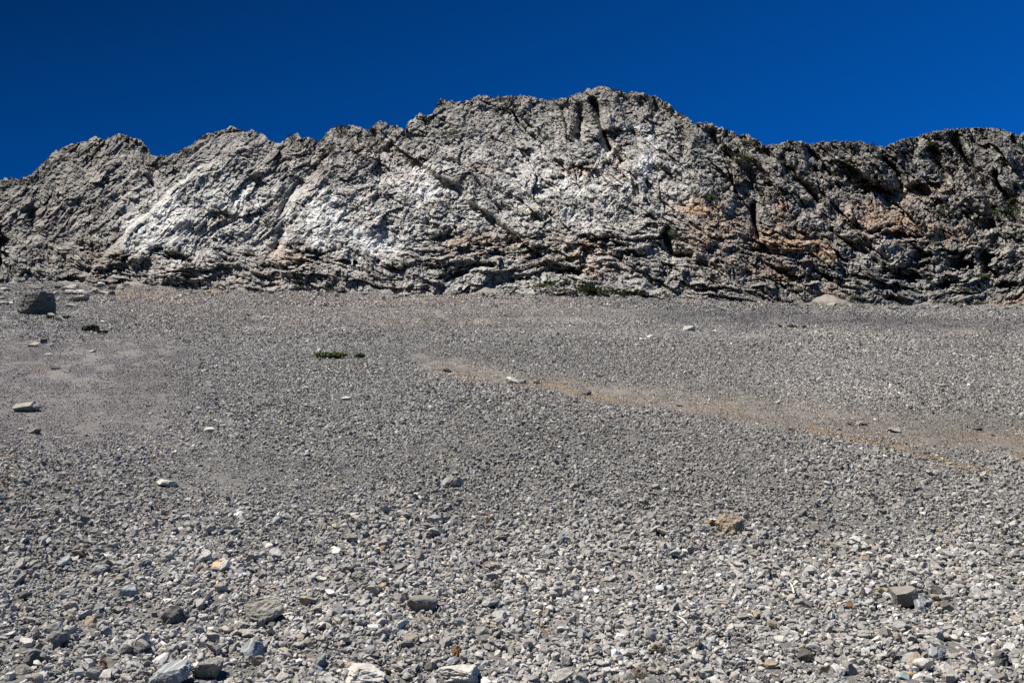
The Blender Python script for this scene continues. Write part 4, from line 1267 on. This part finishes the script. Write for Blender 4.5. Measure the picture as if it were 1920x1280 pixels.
# the many small shrubs rooted in cracks
REG = [
    # x0, x1, y0, y1, count, min, max size, label
    (330, 520, 320, 430, 34, 4, 8, 'tiny dark shrub dotting the pale slope of the second summit'),
    (560, 760, 340, 440, 34, 4, 8, 'tiny dark shrub dotting the white wall left of the triangular slab'),
    (780, 960, 320, 470, 26, 4, 10, 'small shrub on the triangular slab and the slope under it'),
    (820, 1080, 200, 310, 22, 5, 10, 'small shrub on the blocky rock under the flat top'),
    (600, 760, 255, 310, 24, 6, 13, 'dark shrub on the brown broken rock under the left middle crest'),
    (1280, 1480, 260, 380, 40, 6, 14, 'dark shrub on the scrubby slope falling right of the summit'),
    (1480, 1700, 280, 340, 18, 6, 12, 'dark shrub on the rock below the low crest on the right'),
    (1700, 1915, 260, 460, 46, 6, 15, 'dark shrub on the shaded right hill'),
    (1000, 1240, 330, 440, 26, 4, 9, 'small dark shrub on the pale wall under the summit'),
    (90, 280, 290, 440, 18, 4, 9, 'small dark shrub on the first summit at the left'),
    (380, 900, 470, 545, 26, 6, 13, 'green shrub on the folded beds at lower left'),
    (950, 1400, 450, 550, 22, 5, 10, 'green shrub on the folded beds at lower middle'),
    (1420, 1900, 470, 568, 34, 5, 12, 'dark shrub among the overhangs at lower right'),
]
extra = []
for x0, x1, y0, y1, n, s0, s1, lab in REG:
    for q_ in range(n):
        px, py = rr.uniform(x0, x1), rr.uniform(y0, y1)
        top_ = np.interp(px, CREST[:, 0], CREST[:, 1])
        if py < top_ + 6:
            py = top_ + 6 + rr.uniform(0, 20)
        w = rr.uniform(s0, s1)
        if q_ >= 0.60 * n:
            extra.append((px, py, 0.8 * w))
            continue
        shrub(px, py, w, w * rr.uniform(0.5, 0.8), lab, lab.replace('tiny dark shrub', 'tiny shrubs').replace('small dark shrub', 'small shrubs').replace('small shrub', 'small shrubs').replace('dark shrub', 'dark shrubs').replace('green shrub', 'green shrubs'), int(rr.integers(0, 6)))


for x0, x1, y0, y1, n in ((20, 500, 260, 330, 60), (560, 800, 235, 320, 70), (820, 1260, 175, 300, 90), (1260, 1480, 240, 400, 90), (1480, 1700, 270, 350, 50), (1690, 1918, 245, 470, 110), (1400, 1900, 470, 560, 60), (250, 1000, 330, 470, 150), (1000, 1260, 300, 440, 70), (300, 1400, 470, 550, 80)):
    for _ in range(n):
        px, py = rr.uniform(x0, x1), rr.uniform(y0, y1)
        py = max(py, np.interp(px, CREST[:, 0], CREST[:, 1]) + 3 + abs(rr.normal()) * 5)
        extra.append((px, py, rr.uniform(3, 8)))
parts_v = []
tmpl = np.empty(len(SHR[0].vertices) * 3, np.float32)
SHR[0].vertices.foreach_get('co', tmpl)
tmpl = tmpl.reshape(-1, 3)
for px, py, w in extra:
    P, i, j = on_cliff(px, py)
    sz_ = w * P[1] / F * 1.2
    parts_v.append(tmpl * np.array([sz_, sz_ * 0.8, sz_ * 0.7]) + P - np.array([0, 0.1, 0.1]))
pv = np.concatenate(parts_v)
o = link('scrub', mesh_np('scrub', pv, quad=np.arange(len(pv)).reshape(-1, 4), mat=M_SHRUB, flat=True))
tag(o, 'sparse dark scrub of the smallest bushes scattered over the cliff', 'scrub', kind='stuff')


# ------------------------------------------------------------------ dry twigs
def twig(pts, r0, label):
    P = []
    for px, py, up in pts:
        q, s = hit(px, py)
        P.append(q[0] + np.array([0, 0, up]))
    P = np.array(P)
    n = 7
    co, fc = [], []
    for i, p in enumerate(P):
        rad_ = r0 * (1 - 0.6 * i / (len(P) - 1))
        for k in range(n):
            a = 2 * math.pi * k / n
            co.append(p + np.array([math.cos(a) * rad_, 0.4 * math.sin(a) * rad_, math.sin(a) * rad_]))
    for i in range(len(P) - 1):
        for k in range(n):
            fc.append((i * n + k, i * n + (k + 1) % n, (i + 1) * n + (k + 1) % n, (i + 1) * n + k))
    o = link('twig', mesh_np('twig', np.array(co), quad=np.array(fc), mat=M_TWIG, flat=False))
    tag(o, label, 'twig', 'dry twigs on the scree')


twig([(1491, 1131, 0.05), (1488, 1122, 0.06), (1484, 1114, 0.06), (1478, 1108, 0.05)], 0.006, 'thin bleached twig standing in the gravel beside a long flat stone')
twig([(1290, 1188, 0.045), (1281, 1180, 0.05), (1270, 1170, 0.04)], 0.005, 'pale straight twig lying in the lower middle gravel')
print('done', round(time.time() - T0, 1))
